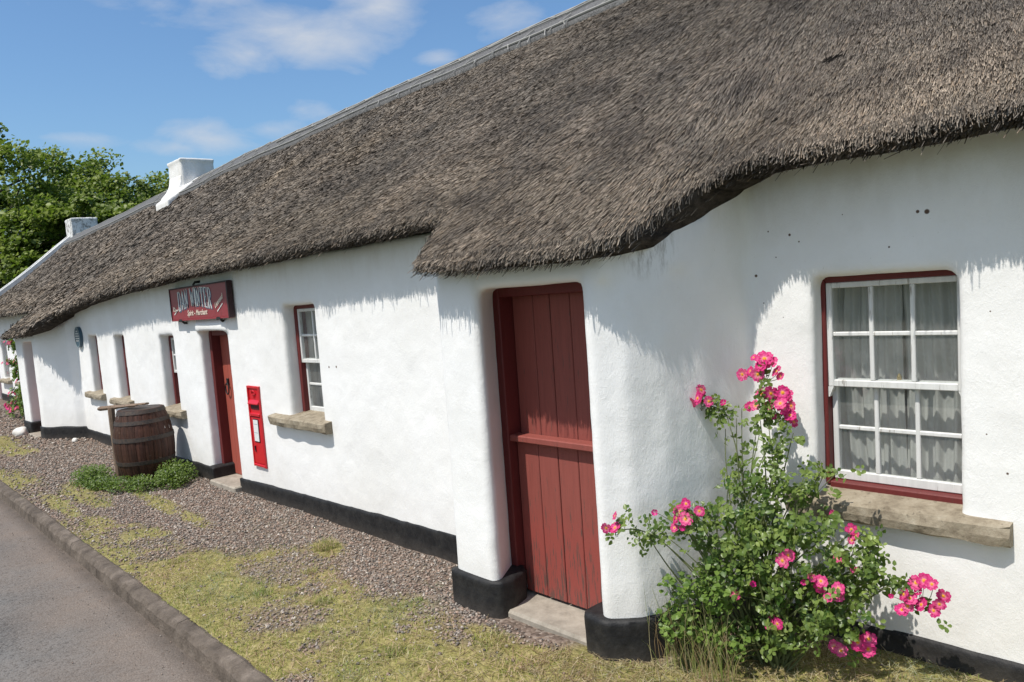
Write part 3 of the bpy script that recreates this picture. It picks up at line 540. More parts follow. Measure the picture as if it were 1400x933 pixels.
def straws():
    out = []
    def batch(x0, x1, dens, L, W, ulo=-1., uhi=.88, lift=1.0):
        slope = 4.0; area = (x1-x0)*(slope*(uhi-0)+.37); n = int(area*dens); x = RNG.uniform(x0, x1, n)
        r = RNG.random(n); fn = .37*1.5/(slope*uhi + .37*1.5); nose = r < .012
        u = np.where(nose, -RNG.random(n)*.35, RNG.random(n)*uhi)
        if ulo > -1: u = ulo + (uhi-ulo)*RNG.random(n)
        return x, u, RNG.uniform(.6, 1.35, n)*L, np.full(n, W)*RNG.uniform(.7, 1.4, n), np.full(n, lift)
    B = [batch(-4.1, -.55, 12500, .092, .0037), batch(-6.6, -4.1, 8500, .09, .0046), batch(-9.5, -6.6, 4200, .085, .0075), batch(-14, -9.5, 2300, .10, .011), batch(-26.6, -14, 850, .14, .019), batch(-.55, 4, 2000, .09, .007)]
    x, u, L, W, lift = [np.concatenate(q) for q in zip(*B)]
    # shaggy fringe along the eave
    fx = np.concatenate([RNG.uniform(-4.1, -.5, 3600), RNG.uniform(-9.5, -4.1, 3600), RNG.uniform(-26.5, -9.5, 4200), RNG.uniform(-.5, 4, 1400)]); fu = RNG.uniform(-1.2, .004, len(fx))
    isf = np.concatenate([np.zeros(len(x), bool), np.ones(len(fx), bool)])
    x = np.concatenate([x, fx]); u = np.concatenate([u, fu]); L = np.concatenate([L, RNG.uniform(.012, .04, len(fx))*np.where(RNG.random(len(fx)) < .08, 2.2, 1)]); W = np.concatenate([W, np.where(fx > -4.1, .0055, np.where(fx > -9.5, .008, .014))]); lift = np.concatenate([lift, np.full(len(fx), 1.)])
    P = S(x, u); du = .004; A = S(x, u + du); Bx = S(x + .006, u)
    d = P - A; d /= np.linalg.norm(d, axis=1)[:,None] + 1e-9; tx = Bx - P; tx /= np.linalg.norm(tx, axis=1)[:,None] + 1e-9
    nrm = np.cross(tx, -d); nrm /= np.linalg.norm(nrm, axis=1)[:,None] + 1e-9; nrm = np.where(((nrm[:,2:3] + -.4*nrm[:,1:2]) < 0) & (u[:,None] > -.5), -nrm, nrm)
    nrm = np.where((u[:,None] < -.5) & (nrm[:,1:2] > 0) & (nrm[:,2:3] > 0), -nrm, nrm)
    n = len(x)
    # the reeds sweep sideways in patches
    swing = np.interp(x, [-30,-8,-4,-2.5,-1.4], [-.05,-.17,-.14,.02,.22]) + .12*vnoise(x, u*4, .8, 21) + .12*vnoise(x, u*4, 3.2, 22) + RNG.normal(0, .11, n); rough = sstep(.35, .9, u); swing = swing + rough*RNG.normal(0, .28, n)
    lat = tx; d2 = d + lat*swing[:,None]
    # near the rounded eave they keep pointing down the slope, so their cut ends show
    dn = np.array([0, -.80, -.60]); k = np.clip(-u, 0, 1)[:,None]*.0; d2 = d2*(1-k) + dn*k + lat*swing[:,None]*.3*k
    d2[isf] = np.array([-.12, -.80, -.56]) + RNG.normal(0, .16, (isf.sum(), 3))
    d2 /= np.linalg.norm(d2, axis=1)[:,None]
    up = RNG.uniform(.0, .009, n)*(1 + W*25); root = P - d2*(L*.5)[:,None] + nrm*(up*.15 - .004)[:,None]; tip = P + d2*(L*.5)[:,None] + nrm*(up + .003)[:,None]
    root[isf] = P[isf] - d2[isf]*.02; tip[isf] = P[isf] + d2[isf]*L[isf][:,None]
    roll = RNG.normal(0, .45, n); side = np.cross(d2, nrm); side /= np.linalg.norm(side, axis=1)[:,None] + 1e-9; side = side*np.cos(roll)[:,None] + nrm*np.sin(roll)[:,None]
    w = (W/2)[:,None]; Vq = np.stack([root - side*w, root + side*w, tip + side*w*.75, tip - side*w*.75], 1).reshape(-1, 3)
    pal = np.array([(.25,.215,.175),(.28,.245,.205),(.19,.165,.138),(.34,.29,.235),(.135,.115,.095),(.32,.25,.18),(.38,.33,.265),(.075,.06,.048)])*.90
    ci = RNG.choice(8, n, p=[.2,.18,.17,.11,.12,.08,.05,.09]); c = pal[ci]*RNG.uniform(.8, 1.2, (n,1))
    band = vnoise(x*1.0, u*4, .55, 41) + .5*vnoise(x, u*4, 1.6, 42); c = c*(1 + .20*band)[:,None]; pale = sstep(.35, .75, vnoise(x+u*1.5, u*4, .42, 44))[:,None]*sstep(.25, .55, u)[:,None]; c = c*(1-pale*.5) + c*np.array([1.5,1.36,1.12])*pale*.5
    # newer, browner reed along the lower eave
    br = np.clip(1 - np.abs(u-.06)*3.6, 0, 1)[:,None]*.75; c = c*(1-br) + c*np.array([1.26, 1.19, 1.06])*br
    hole_paint = ((x+1.93)/.055)**2 + ((P[:,1]-4.22)/.022)**2 < 1; gr = c.mean(1, keepdims=True)*np.array([1.04,1.0,.97]); c = c*.72 + gr*.28; c = np.where(isf[:,None], c*.7, c); c = np.where(hole_paint[:,None], c*.06, c)  # burrow's dark inside is painted on the straws, no opening is cut
    Cq = np.repeat(c[:,None], 4, 1).reshape(-1, 3); Cq.reshape(-1,4,3)[:, :2] *= .42  # roots darkened to paint the shade in the gaps between straws
    return Vq, np.arange(n*4).reshape(-1, 4), Cq
Vs, Fs, Cs = straws()
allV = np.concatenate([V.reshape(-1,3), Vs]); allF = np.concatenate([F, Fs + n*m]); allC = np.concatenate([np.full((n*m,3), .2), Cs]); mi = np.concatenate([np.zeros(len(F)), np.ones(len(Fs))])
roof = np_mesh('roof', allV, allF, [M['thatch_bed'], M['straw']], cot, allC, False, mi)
# wired ridge with spars
def Soff(x, u, off):
    p = S(np.array([x]), np.array([u]))[0]; a = S(np.array([x]), np.array([u+.01]))[0] - p; a /= np.linalg.norm(a); nn = np.array([0, -a[2], a[1]]); nn *= 1 if nn[2] > 0 else -1
    return tuple(p + nn*off)
xr = np.linspace(-26.3, 4, 240); ur = np.array([.845, .85, .88, .92, .96, .985, 1.0, 1.05, 1.15]); XX, UU = np.meshgrid(xr, ur, indexing='ij'); R0 = S(XX, UU); off = np.where(UU < .848, .0, .042); R0[...,2] += off*.85; R0[...,1] -= off*.5*(UU < 1); R0[...,2] += .02*np.exp(-((UU-1)/.03)**2)
nn, mm = XX.shape; I = np.arange(nn*mm).reshape(nn, mm); FF = np.stack([I[:-1,:-1], I[1:,:-1], I[1:,1:], I[:-1,1:]], -1).reshape(-1, 4)
ridge = np_mesh('ridge_capping', R0.reshape(-1,3), FF, M['ridge'], cot, smooth=True)
def cap(x, u, lift=.012):
    p = S(np.array([x]), np.array([u]))[0]; return (x, p[1] - .021 - .006, p[2] + .036 + lift)
b = MB(); rr = .011
for u in (.858, .925, .985):
    x = -26.
    while x < 3.9:
        if u == .925 and x < -12: x += 1; continue
        L = random.uniform(.9, 1.3); b.tube([cap(x, u + random.uniform(-.002,.002)), cap(x+L/2, u + random.uniform(-.002,.002)), cap(min(x+L, 4), u)], rr*random.uniform(.8, 1.2), n=5); x += L*.97
x = -18.; k = 0
while x < 3.8:
    st = .26 + random.uniform(-.03, .03); u0, u1 = (.925, .985) if k % 2 == 0 else (.985, .925); b.tube([cap(x, u0, .02), cap(x+st, u1, .02)], .008, n=5)
    if k % 2: b.tube([cap(x, .858, .02), cap(x+.04, .90, .016)], .008, n=5)
    x += st; k += 1
for i in range(40):
    x = random.uniform(-9, 3.5); b.tube([cap(x, .86, .02), cap(x+random.uniform(-.02,.1), random.uniform(.82,.84), .0)], .006, n=4)
b.build('spar', M['rod'], cot)

# chimneys
def chimney(x0, x1, y0, y1, hb, ht, mat, label):
    b = MB(); b.prism([(x0,y0),(x1,y0),(x1,y1),(x0,y1)], hb, ht-.02); b.box(x0-.015, x1+.015, y0-.015, y1+.015, ht-.06, ht)
    o = remesh(b, 'chimney', mat, .03, 2, .012, cot, int(-x0)); tag(o, label)
    p = MB(); p.lathe((x0+x1)/2, (y0+y1)/2, [(.10,ht-.03),(.10,ht+.012),(.06,ht+.012)], 14); p.build('flue', M['black_iron'], o); return o
c1 = chimney(-16.75, -16.0, 5.80, 6.48, 4.0, 5.12, M['plaster'], 'clean white square chimney on the ridge')
b = MB(); pts = [(6.10, 4.73), (5.90, 4.60), (5.72, 4.46), (5.56, 4.35), (5.42, 4.25)]
vs = []; 
for y, h in pts: vs += [(-16.6, y, h-.45), (-15.86, y, h-.45), (-15.86, y, h), (-16.6, y, h)]
fs = [(i*4+j, i*4+(j+1)%4, (i+1)*4+(j+1)%4, (i+1)*4+j) for i in range(4) for j in range(4)] + [(3,2,1,0), (16,17,18,19)]
b.add(vs, fs); q = [(5.9,4.8),(5.795,4.8),(5.76,4.62),(5.68,4.48),(5.56,4.36),(5.9,4.2)]; b.add([(-16.73,a_,h_) for a_,h_ in q] + [(-16.02,a_,h_) for a_,h_ in q], [(0,1,2,3,4,5), (11,10,9,8,7,6)] + [(i,6+i,6+(i+1)%6,(i+1)%6) for i in range(6)]); remesh(b, 'skirt', M['plaster'], .03, 2, .006, c1, 5)
c2 = chimney(-26.75, -26.0, 6.02, 6.75, 3.9, 5.14, M['dirty_white'], 'grey streaked white chimney on the far gable')
b = MB(); vs = []
for u in np.linspace(-.9, .97, 14):
    p = S(np.array([-26.6]), np.array([u]))[0]; vs += [(-26.95, p[1], p[2]-.25), (-26.30, p[1], p[2]-.25), (-26.30, p[1], p[2]+.10), (-26.95, p[1], p[2]+.10)]
fs = [(i*4+j, i*4+(j+1)%4, (i+1)*4+(j+1)%4, (i+1)*4+j) for i in range(13) for j in range(4)] + [(3,2,1,0), (52,53,54,55)]
b.add(vs, fs); cp = b.build('gable_coping', M['dirty_white'], cot)
for xa, xb in ((-27.0, -26.86), (-26.40, -26.27)):
    b = MB(); b.add([(xa if i % 4 in (0,3) else xb, v[1], v[2] + (.035 if i % 4 > 1 else 0)) for i, v in enumerate(vs)], fs); b.build('coping_edge', M['plaster'], cp)

# ------------------------------------------------------------------ shop sign
sg = empty('shop_sign', -8.8, 3.24, 1.92, 'dark red wooden sign board with white lettering above the shop door', 'sign')
SX0, SX1, SH0, SH1, SY = -9.64, -7.93, 1.925, 2.285, 3.205
b = MB(); b.cbox(SX0, SX1, SY, SY+.03, SH0, SH1, .003); b.build('board', M['sign_maroon'], sg)
b = MB(); b.cbox(SX0-.02, SX0, SY-.008, SY+.05, SH0-.015, SH1+.015, .003); b.cbox(SX1, SX1+.03, SY-.008, SY+.05, SH0-.015, SH1+.015, .003); b.cbox(SX0, SX1, SY-.008, SY+.05, SH1, SH1+.015, .003); b.build('frame', M['sign_edge_shaded'], sg)  # dark frame colour carries the shade of the sign's right side
b = MB(); b.cbox(SX0, SX1, SY-.008, SY+.05, SH0-.018, SH0, .003); b.build('lower_moulding', M['sign_maroon'], sg)
for bx_ in (-9.35, -8.2):
    b = MB(); b.tube([(bx_, SY+.01, SH0-.02), (bx_, SY+.03, SH0-.045), (bx_+.0, Y0+.03, SH0-.05)], .014, n=6); b.cbox(bx_-.05, bx_+.05, SY-.014, SY+.02, SH0-.03, SH0+.0, .004); b.build('bracket', M['black_iron'], sg)
b = MB(); b.tube([(-8.88, SY+.01, SH1+.02), (-8.85, SY+.02, SH1+.05), (-8.80, Y0+.03, SH1+.055)], .014, n=6); b.build('bracket', M['black_iron'], sg)
def seg(p, q, w): return (p, q, w)
GL = {  # slab lettering in a unit box: vertical stems, thin joins, serifs
 'D': [((.12,0),(.12,1),.20),((0,.0),(.6,0),.07),((0,1),(.6,1),.07),((.6,1),(.86,.78),.14),((.86,.78),(.86,.22),.20),((.86,.22),(.6,0),.14)],
 'A': [((.12,0),(.46,1),.12),((.50,1),(.84,0),.22),((.24,.32),(.72,.32),.07),((0,0),(.28,0),.07),((.66,0),(1,0),.07)],
 'N': [((.14,0),(.14,1),.13),((.14,1),(.84,0),.20),((.84,0),(.84,1),.13),((0,0),(.3,0),.07),((0,1),(.2,1),.07),((.68,1),(1,1),.07)],
 'W': [((.08,1),(.30,0),.18),((.30,0),(.50,.8),.10),((.50,.8),(.70,0),.18),((.70,0),(.92,1),.10),((0,1),(.22,1),.07),((.78,1),(1,1),.07)],
 'I': [((.5,0),(.5,1),.42),((.1,0),(.9,0),.07),((.1,1),(.9,1),.07)],
 'T': [((.5,0),(.5,1),.22),((.05,1),(.95,1),.08),((.06,1),(.06,.76),.07),((.94,1),(.94,.76),.07),((.28,0),(.72,0),.07)],
 'E': [((.2,0),(.2,1),.22),((0,0),(.9,0),.08),((0,1),(.9,1),.08),((.2,.52),(.66,.52),.07),((.9,0),(.9,.26),.07),((.9,1),(.9,.76),.07),((.66,.66),(.66,.38),.06)],
 'R': [((.18,0),(.18,1),.20),((0,0),(.4,0),.07),((0,1),(.6,1),.07),((.6,1),(.82,.86),.12),((.82,.86),(.82,.62),.18),((.82,.62),(.6,.5),.12),((.2,.5),(.6,.5),.07),((.5,.5),(.9,0),.20),((.8,0),(1,0),.07)]}
def stroke(mb, a, b_, w, warp, y, mi=0, asp=1.0):
    dx, dz = b_[0]-a[0], (b_[1]-a[1])*asp; L = math.hypot(dx, dz) or 1; px, pz = -dz/L*w/2, dx/L*w/2/asp; N = 4; vs = []
    for i in range(N+1):
        t_ = i/N; x, z = a[0]+(b_[0]-a[0])*t_, a[1]+(b_[1]-a[1])*t_
        for s in (1, -1): X_, Z_ = warp(x+px*s, z+pz*s); vs.append((X_, y, Z_))
    mb.add(vs, [(2*i, 2*i+1, 2*i+3, 2*i+2) for i in range(N)], mi)
def letters(text, x0, x1, zlo, zhi, gap, y, name, mat, dx=0, dz=0, fat=1.):
    n = len(text); ws = {'I': .5, 'W': 1.3, ' ': .55}; tot = sum(ws.get(c, 1) for c in text) + gap*(n-1); mb = MB(); k = 0.
    for c in text:
        w = ws.get(c, 1)
        if c in GL:
            for a, b_, sw in GL[c]:
                def warp(u, v, k=k, w=w):
                    X_ = x0 + (x1-x0)*(k + u*w)/tot; f = (X_-x0)/(x1-x0); return X_+dx, zlo(f) + (zhi(f)-zlo(f))*v + dz
                stroke(mb, a, b_, sw*fat/max(w, .6), warp, y, 0, 2.0)
        k += w + gap
    mb.build(name, mat, sg)
zl = lambda f: 2.022 + .050*math.sin(math.pi*f); zh = lambda f: 2.245 + .028*math.sin(math.pi*f)
letters('DAN WINTER', -9.38, -8.36, zl, zh, .16, SY-.002, 'letter_shadow', M['sign_shade'], .014, -.012, 1.2)
letters('DAN WINTER', -9.38, -8.36, zl, zh, .16, SY-.005, 'lettering', M['sign_white'], 0, 0, 1.15)
def script(text, x0, z0, size, width, name, ang=0.):
    cu = bpy.data.curves.new(name, 'FONT'); cu.body = text; cu.size = size; cu.shear = .35; cu.fill_mode = 'FRONT'; cu.offset = .0022
    o = bpy.data.objects.new('t', cu); link(o); dg = bpy.context.evaluated_depsgraph_get(); me = bpy.data.meshes.new_from_object(o.evaluated_get(dg)); bpy.data.objects.remove(o)
    co = [v.co.copy() for v in me.vertices]; mx = max(c.x for c in co); s = width/mx; mb = MB(); ca, sa = math.cos(ang), math.sin(ang)
    mb.add([(x0 + c.x*s*ca - c.y*sa*1., SY-.0045, z0 + c.x*s*sa + c.y*ca) for c in co], [tuple(p.vertices) for p in me.polygons]); mb.build(name, M['sign_cream'], sg)
script('Spirit - Merchant', -9.12, 1.965, .085, .62, 'lettering')
script('Licensed', -8.27, 2.02, .075, .27, 'lettering', .42)
script('The', -9.60, 2.03, .07, .16, 'lettering', -.12)
for (a, c_) in (((-9.55, 1.985), (-9.40, 2.045)), ((-8.22, 1.985), (-8.06, 2.065))):
    b = MB(); stroke(b, a, c_, .012, lambda x, z: (x, z), SY-.0045); b.build('flourish', M['sign_white'], sg)

# post box let into the wall
pbx = empty('post_box', -7.64, 3.24, .34, 'narrow bright red post box let into the white wall beside the shop door', 'post box')
a, c_, y = -7.785, -7.495, 3.256
b = MB(); b.cbox(a, c_, y+.006, y+.05, .335, 1.19, .004)
b.cbox(a, a+.022, y-.008, y+.02, .335, 1.19, .003); b.cbox(c_-.022, c_, y-.008, y+.02, .335, 1.19, .003); b.cbox(a+.022, c_-.022, y-.007, y+.02, 1.165, 1.19, .003)
b.build('body', M['post_red'], pbx)
b = MB(); b.cbox(a+.025, c_-.025, y-.016, y+.01, .875, .905, .004); b.build('ledge', M['post_red'], pbx)
b = MB(); b.cbox(a+.045, c_-.045, y+.0, y+.012, .945, .995, .002); b.build('slot', M['post_dark'], pbx)
b = MB(); q = [(a+.022, 1.045), (c_-.022, 1.045)]; b.add([(a+.025,y+.01,1.05),(c_-.025,y+.01,1.05),(c_-.025,y-.022,1.01),(a+.025,y-.022,1.01),(a+.025,y+.01,1.03),(c_-.025,y+.01,1.03),(c_-.025,y-.022,1.0),(a+.025,y-.022,1.0)], [(0,1,2,3),(7,6,5,4),(0,4,5,1),(1,5,6,2),(2,6,7,3),(3,7,4,0)]); b.build('hood', M['post_red'], pbx)
b = MB(); cx = (a+c_)/2; b.tube([(cx-.04, y, 1.11), (cx-.03, y-.006, 1.135), (cx, y-.008, 1.145), (cx+.03, y-.006, 1.135), (cx+.04, y, 1.11)], .007, n=5); b.cbox(cx-.035, cx+.035, y-.006, y+.006, 1.098, 1.11, .002)
b.tube([(cx-.012, y, 1.09), (cx-.012, y-.004, 1.06)], .005, n=5); b.tube([(cx+.014, y, 1.09), (cx+.014, y-.004, 1.06)], .005, n=5); b.build('emblem', M['post_red'], pbx)
b = MB(); b.cbox(a+.03, c_-.03, y-.004, y+.01, .375, .865, .004); dpan = b.build('door', M['post_red'], pbx)
b = MB(); b.cbox(a+.085, c_-.075, y-.010, y+.002, .60, .845, .003); pl = b.build('frame', M['post_dark'], dpan)
b = MB(); b.cbox(a+.095, c_-.085, y-.013, y-.004, .612, .835, .001); b.build('notice', M['notice_white'], dpan)
b = MB()
for z in (.79, .70): b = MB(); b.box(a+.105, c_-.095, y-.0137, y-.0134, z, z+.004); b.build('notice_print', M['plaque_rim'], dpan)
b = MB(); b.tube([(cx-.06, y-.012, .56), (cx-.06, y-.012, .52), (cx-.05, y-.012, .50)], .008, n=6); b.build('keyhole_cover', M['post_dark'], dpan)
b = MB(); b.cbox(a+.012, c_-.012, y-.014, y+.01, .342, .366, .004); b.build('lower_ledge', M['post_red'], pbx)

# round plaque
pq = empty('wall_plaque', -14.47, 3.23, 1.6, 'round blue plaque fixed to the wall beside the far porch', 'plaque')
def disc(r0, r1, y, name, mat, cx=-14.42, cz=1.75, n=32):
    b = MB(); vs = [(cx + r*math.cos(2*math.pi*k/n), y, cz + r*math.sin(2*math.pi*k/n)) for r in (r0, r1) for k in range(n)]
    b.add(vs, [(k, (k+1)%n, n+(k+1)%n, n+k) for k in range(n)]); return b.build(name, mat, pq)
b = MB(); n_ = 32; vs = [(-14.42 + .175*math.cos(2*math.pi*k/n_), yy_, 1.75 + .175*math.sin(2*math.pi*k/n_)) for yy_ in (3.225, 3.29) for k in range(n_)]
b.add(vs, [tuple(range(n_))[::-1], tuple(range(n_, 2*n_))] + [(k, (k+1)%n_, n_+(k+1)%n_, n_+k) for k in range(n_)]); b.build('disc', M['plaque_blue'], pq)
disc(.155, .17, 3.222, 'rim', M['plaque_rim'])
b = MB()
for z, wd in ((1.84,.10),(1.80,.2),(1.76,.24),(1.72,.22),(1.68,.16)):
    x = -14.42 - wd/2
    while x < -14.42 + wd/2: l = random.uniform(.02,.045); b.box(x, min(x+l, -14.42+wd/2), 3.2222, 3.2230, z, z+.018); x += l+.012
b.build('lettering', M['sign_white'], pq)

# ------------------------------------------------------------------ barrel
BX, BY = -10.0, 2.83
br_ = empty('barrel', BX, BY, 0, 'old brown oak barrel with iron hoops standing in weeds by the wall', 'barrel')
H_, Rb, Re = .89, .342, .255
def rad(z): q = (z-H_/2)/(H_/2); return Re + (Rb-Re)*(1-q*q)
b = MB(); ns = 22; a0 = 0.
for k in range(ns):
    wdt = 2*math.pi/ns; c0 = random.uniform(.8, 1.15); col = (c0, c0*random.uniform(.92,1.02), c0*random.uniform(.88,1.02)); vs = []; nz = 14
    for i in range(nz+1):
        z = .0 + H_*i/nz; r = rad(z)
        for j in range(4): aa = a0 + .006 + (wdt-.012)*j/3; vs.append((BX + (r-(.004 if j in (0,3) else 0))*math.cos(aa), BY + (r-(.004 if j in (0,3) else 0))*math.sin(aa), z))
    vs += [(BX + (rad(H_)-.028)*math.cos(a0+wdt*j/3), BY + (rad(H_)-.028)*math.sin(a0+wdt*j/3), H_) for j in range(4)]
    fs = [(i*4+j, i*4+j+1, (i+1)*4+j+1, (i+1)*4+j) for i in range(nz+1) for j in range(3)]; b.add(vs, fs, 0, col); a0 += wdt
b.build('stave', M['oak'], br_, colors=True)
b = MB(); b.lathe(BX, BY, [(.02,.01),(Re-.015,.012),(Re-.01,.4),(Re-.012,H_-.012),(.02,H_-.010)], 40); b.build('head', M['head'], br_)
for z, hw in ((.045,.05),(.26,.045),(.545,.05),(.745,.045),(.87,.055)):
    b = MB(); z0, z1 = max(z-hw/2, .005), min(z+hw/2, H_-.003); r0, r1 = rad(z0)+.004, rad(z1)+.004
    b.lathe(BX, BY, [(r0-.004,z0),(r0+.003,z0),(r1+.003,z1),(r1-.004,z1)], 48); b.build('hoop', M['iron'], br_)
# old wooden tool: crossbar over the barrel rim, pinned to its post
pl = empty('old_wooden_tool', BX-.3, BY-.3, 0, 'weathered wooden T handled post leaning on the barrel rim', 'wooden tool')
lx, ly = -10.40, 2.60
b = MB(); b.tube([(lx, ly, -.02), (lx-.01, ly, .5), (lx+.01, ly, .90)], .032, .04, n=8); b.build('post', M['pole_wood'], pl)
b = MB()
p0 = Vector((lx-.20, ly-.09, .885)); p1 = Vector((-9.86, 2.87, .935)); dr_ = (p1-p0); sd = dr_.cross(Vector((0,0,1))).normalized()
prof = [(0,.022,.018),(.03,.032,.028),(.35,.03,.028),(.42,.05,.02),(.75,.065,.018),(.85,.07,.016),(.87,.04,.016),(1,.035,.015)]
vs = []
for t_, w_, k_ in prof:
    p = p0 + dr_*t_
    for j in range(8): an = j*math.pi/4; vs.append(tuple(p + sd*w_*math.cos(an) + Vector((0,0,1))*(k_*math.sin(an) + .01)))
fs = [(i*8+j, i*8+(j+1)%8, (i+1)*8+(j+1)%8, (i+1)*8+j) for i in range(len(prof)-1) for j in range(8)] + [tuple(range(8))[::-1], tuple(range(56, 64))]
b.add(vs, fs); b.build('crossbar', M['pole_wood'], pl)

# stones
def rock(name, x, y, r, sx, sy, sz, label, mat='pale_rock'):
    bm = bmesh.new(); bmesh.ops.create_icosphere(bm, subdivisions=3, radius=1)
    vs = []; 
    for v in bm.verts:
        k = 1 + .25*noise.noise(v.co*1.3 + Vector((x, y, 0))); vs.append((x + v.co.x*r*sx*k, y + v.co.y*r*sy*k, bumpy(np.array(x), np.array(y))*1. + r*sz*.45 + v.co.z*r*sz*k))
    fs = [tuple(v.index for v in f.verts) for f in bm.faces]; bm.free(); b = MB(); b.add(vs, fs); o = b.build(name, M[mat], smooth=True); tag(o, label, 'stone')
rock('stone', -16.75, 2.62, .16, 1.5, .8, .65, 'white painted stone lying on the gravel before the far porch')
rock('stone', -14.55, 3.03, .055, 1.1, .8, .8, 'small white stone at the foot of the black plinth')

# ------------------------------------------------------------------ plants
FL = [[(-2.357, 3.36, 1.301, 0.0386), (-2.284, 3.36, 1.31, 0.0342), (-2.369, 3.34, 1.244, 0.0347), (-2.335, 3.33, 1.245, 0.0383), (-2.302, 3.35, 1.264, 0.0343), (-2.25, 3.37, 1.249, 0.0303), (-2.183, 3.4, 1.242, 0.0188)], [(-2.045, 3.58, 1.452, 0.0451), (-2.021, 3.6, 1.431, 0.0376), (-2.052, 3.56, 1.42, 0.0376), (-2.163, 3.56, 1.368, 0.0346), (-2.128, 3.58, 1.383, 0.0306), (-2.069, 3.55, 1.375, 0.0377), (-1.99, 3.6, 1.387, 0.0337), (-1.971, 3.6, 1.362, 0.0261), (-2.103, 3.58, 1.457, 0.0228)], [(-2.048, 3.55, 1.273, 0.0339), (-1.993, 3.54, 1.283, 0.0409), (-1.94, 3.56, 1.287, 0.0406), (-1.924, 3.58, 1.27, 0.0332), (-2.004, 3.54, 1.222, 0.0336), (-1.938, 3.53, 1.236, 0.0367), (-1.928, 3.54, 1.213, 0.0331), (-1.906, 3.58, 1.219, 0.0332), (-1.905, 3.56, 1.174, 0.0368), (-1.894, 3.58, 1.138, 0.0295), (-2.112, 3.54, 1.205, 0.0304), (-2.082, 3.54, 1.211, 0.0303), (-1.978, 3.54, 1.163, 0.0186)], [(-2.428, 2.72, 0.721, 0.0284), (-2.389, 2.74, 0.724, 0.0318), (-2.385, 2.74, 0.783, 0.0212)], [(-2.204, 3.02, 0.764, 0.0358), (-2.217, 3.0, 0.733, 0.0322), (-2.165, 3.0, 0.74, 0.0354), (-2.233, 3.0, 0.682, 0.0216), (-2.171, 3.02, 0.81, 0.0284), (-2.118, 3.05, 0.776, 0.0283), (-2.31, 2.95, 0.762, 0.018), (-2.185, 3.0, 0.696, 0.0178)], [(-1.775, 3.2, 0.563, 0.0341), (-1.756, 3.22, 0.589, 0.0307), (-1.757, 3.25, 0.583, 0.0206), (-1.985, 3.12, 0.366, 0.0247), (-1.856, 3.2, 0.232, 0.0315), (-1.814, 3.2, 0.245, 0.0277), (-1.854, 3.22, 0.258, 0.021), (-1.872, 3.1, 0.457, 0.0171)], [(-1.67, 3.5, 0.726, 0.0211), (-1.584, 3.5, 0.668, 0.0277), (-1.564, 3.5, 0.644, 0.0241), (-1.582, 3.5, 0.615, 0.0242), (-1.614, 3.42, 0.546, 0.0241), (-1.599, 3.42, 0.578, 0.0137), (-1.553, 3.45, 0.495, 0.0205), (-1.644, 3.3, 0.465, 0.0305), (-1.652, 3.3, 0.434, 0.0306), (-1.571, 3.32, 0.442, 0.0302), (-1.576, 3.32, 0.41, 0.0302), (-1.608, 3.3, 0.397, 0.0236), (-1.716, 3.28, 0.449, 0.0171), (-1.676, 3.28, 0.481, 0.0204)], [(-1.301, 3.5, 0.481, 0.0327), (-1.267, 3.5, 0.5, 0.0357), (-1.234, 3.5, 0.492, 0.029), (-1.345, 3.48, 0.421, 0.033), (-1.32, 3.48, 0.411, 0.0295), (-1.293, 3.5, 0.443, 0.0196), (-1.356, 3.48, 0.346, 0.0298), (-1.33, 3.48, 0.371, 0.0296), (-1.279, 3.5, 0.385, 0.0327), (-1.237, 3.52, 0.363, 0.0293), (-1.201, 3.54, 0.434, 0.0323), (-1.216, 3.53, 0.396, 0.0292), (-1.399, 3.48, 0.399, 0.0133)], [(-1.533, 3.42, 0.16, 0.041), (-1.49, 3.44, 0.18, 0.0373), (-1.495, 3.44, 0.129, 0.0374), (-1.626, 3.38, 0.12, 0.0311), (-1.595, 3.38, 0.112, 0.0309), (-1.554, 3.4, 0.182, 0.0171)]]
BL = [(-1.957, 3.45, 0.865, 0.257, 0.183), (-2.036, 3.3, 0.758, 0.226, 0.218), (-1.839, 3.4, 0.713, 0.303, 0.214), (-1.937, 3.25, 0.515, 0.32, 0.249), (-1.678, 3.4, 0.566, 0.243, 0.18), (-1.542, 3.5, 0.442, 0.165, 0.145), (-1.745, 3.3, 0.33, 0.313, 0.181), (-2.043, 3.2, 0.598, 0.216, 0.216), (-1.6, 3.4, 0.264, 0.155, 0.12), (-1.764, 3.6, 0.871, 0.116, 0.058), (-2.182, 3.1, 0.69, 0.145, 0.101), (-1.957, 3.5, 1.042, 0.125, 0.088), (-2.172, 3.45, 1.142, 0.106, 0.114), (-2.014, 3.5, 1.13, 0.082, 0.074), (-2.318, 2.95, 0.63, 0.094, 0.087), (-2.081, 3.15, 0.456, 0.216, 0.216), (-1.483, 3.5, 0.528, 0.085, 0.085), (-1.856, 3.25, 0.151, 0.212, 0.106), (-1.531, 3.5, 0.623, 0.068, 0.103), (-1.436, 3.5, 0.435, 0.084, 0.04)]
WL = [(-2.164, 3.1, 0.243, 0.182, 0.164), (-2.249, 3.0, 0.198, 0.128, 0.109), (-2.051, 3.1, 0.406, 0.124, 0.142), (-2.035, 3.15, 0.132, 0.18, 0.09), (-2.237, 3.0, 0.39, 0.091, 0.091)]
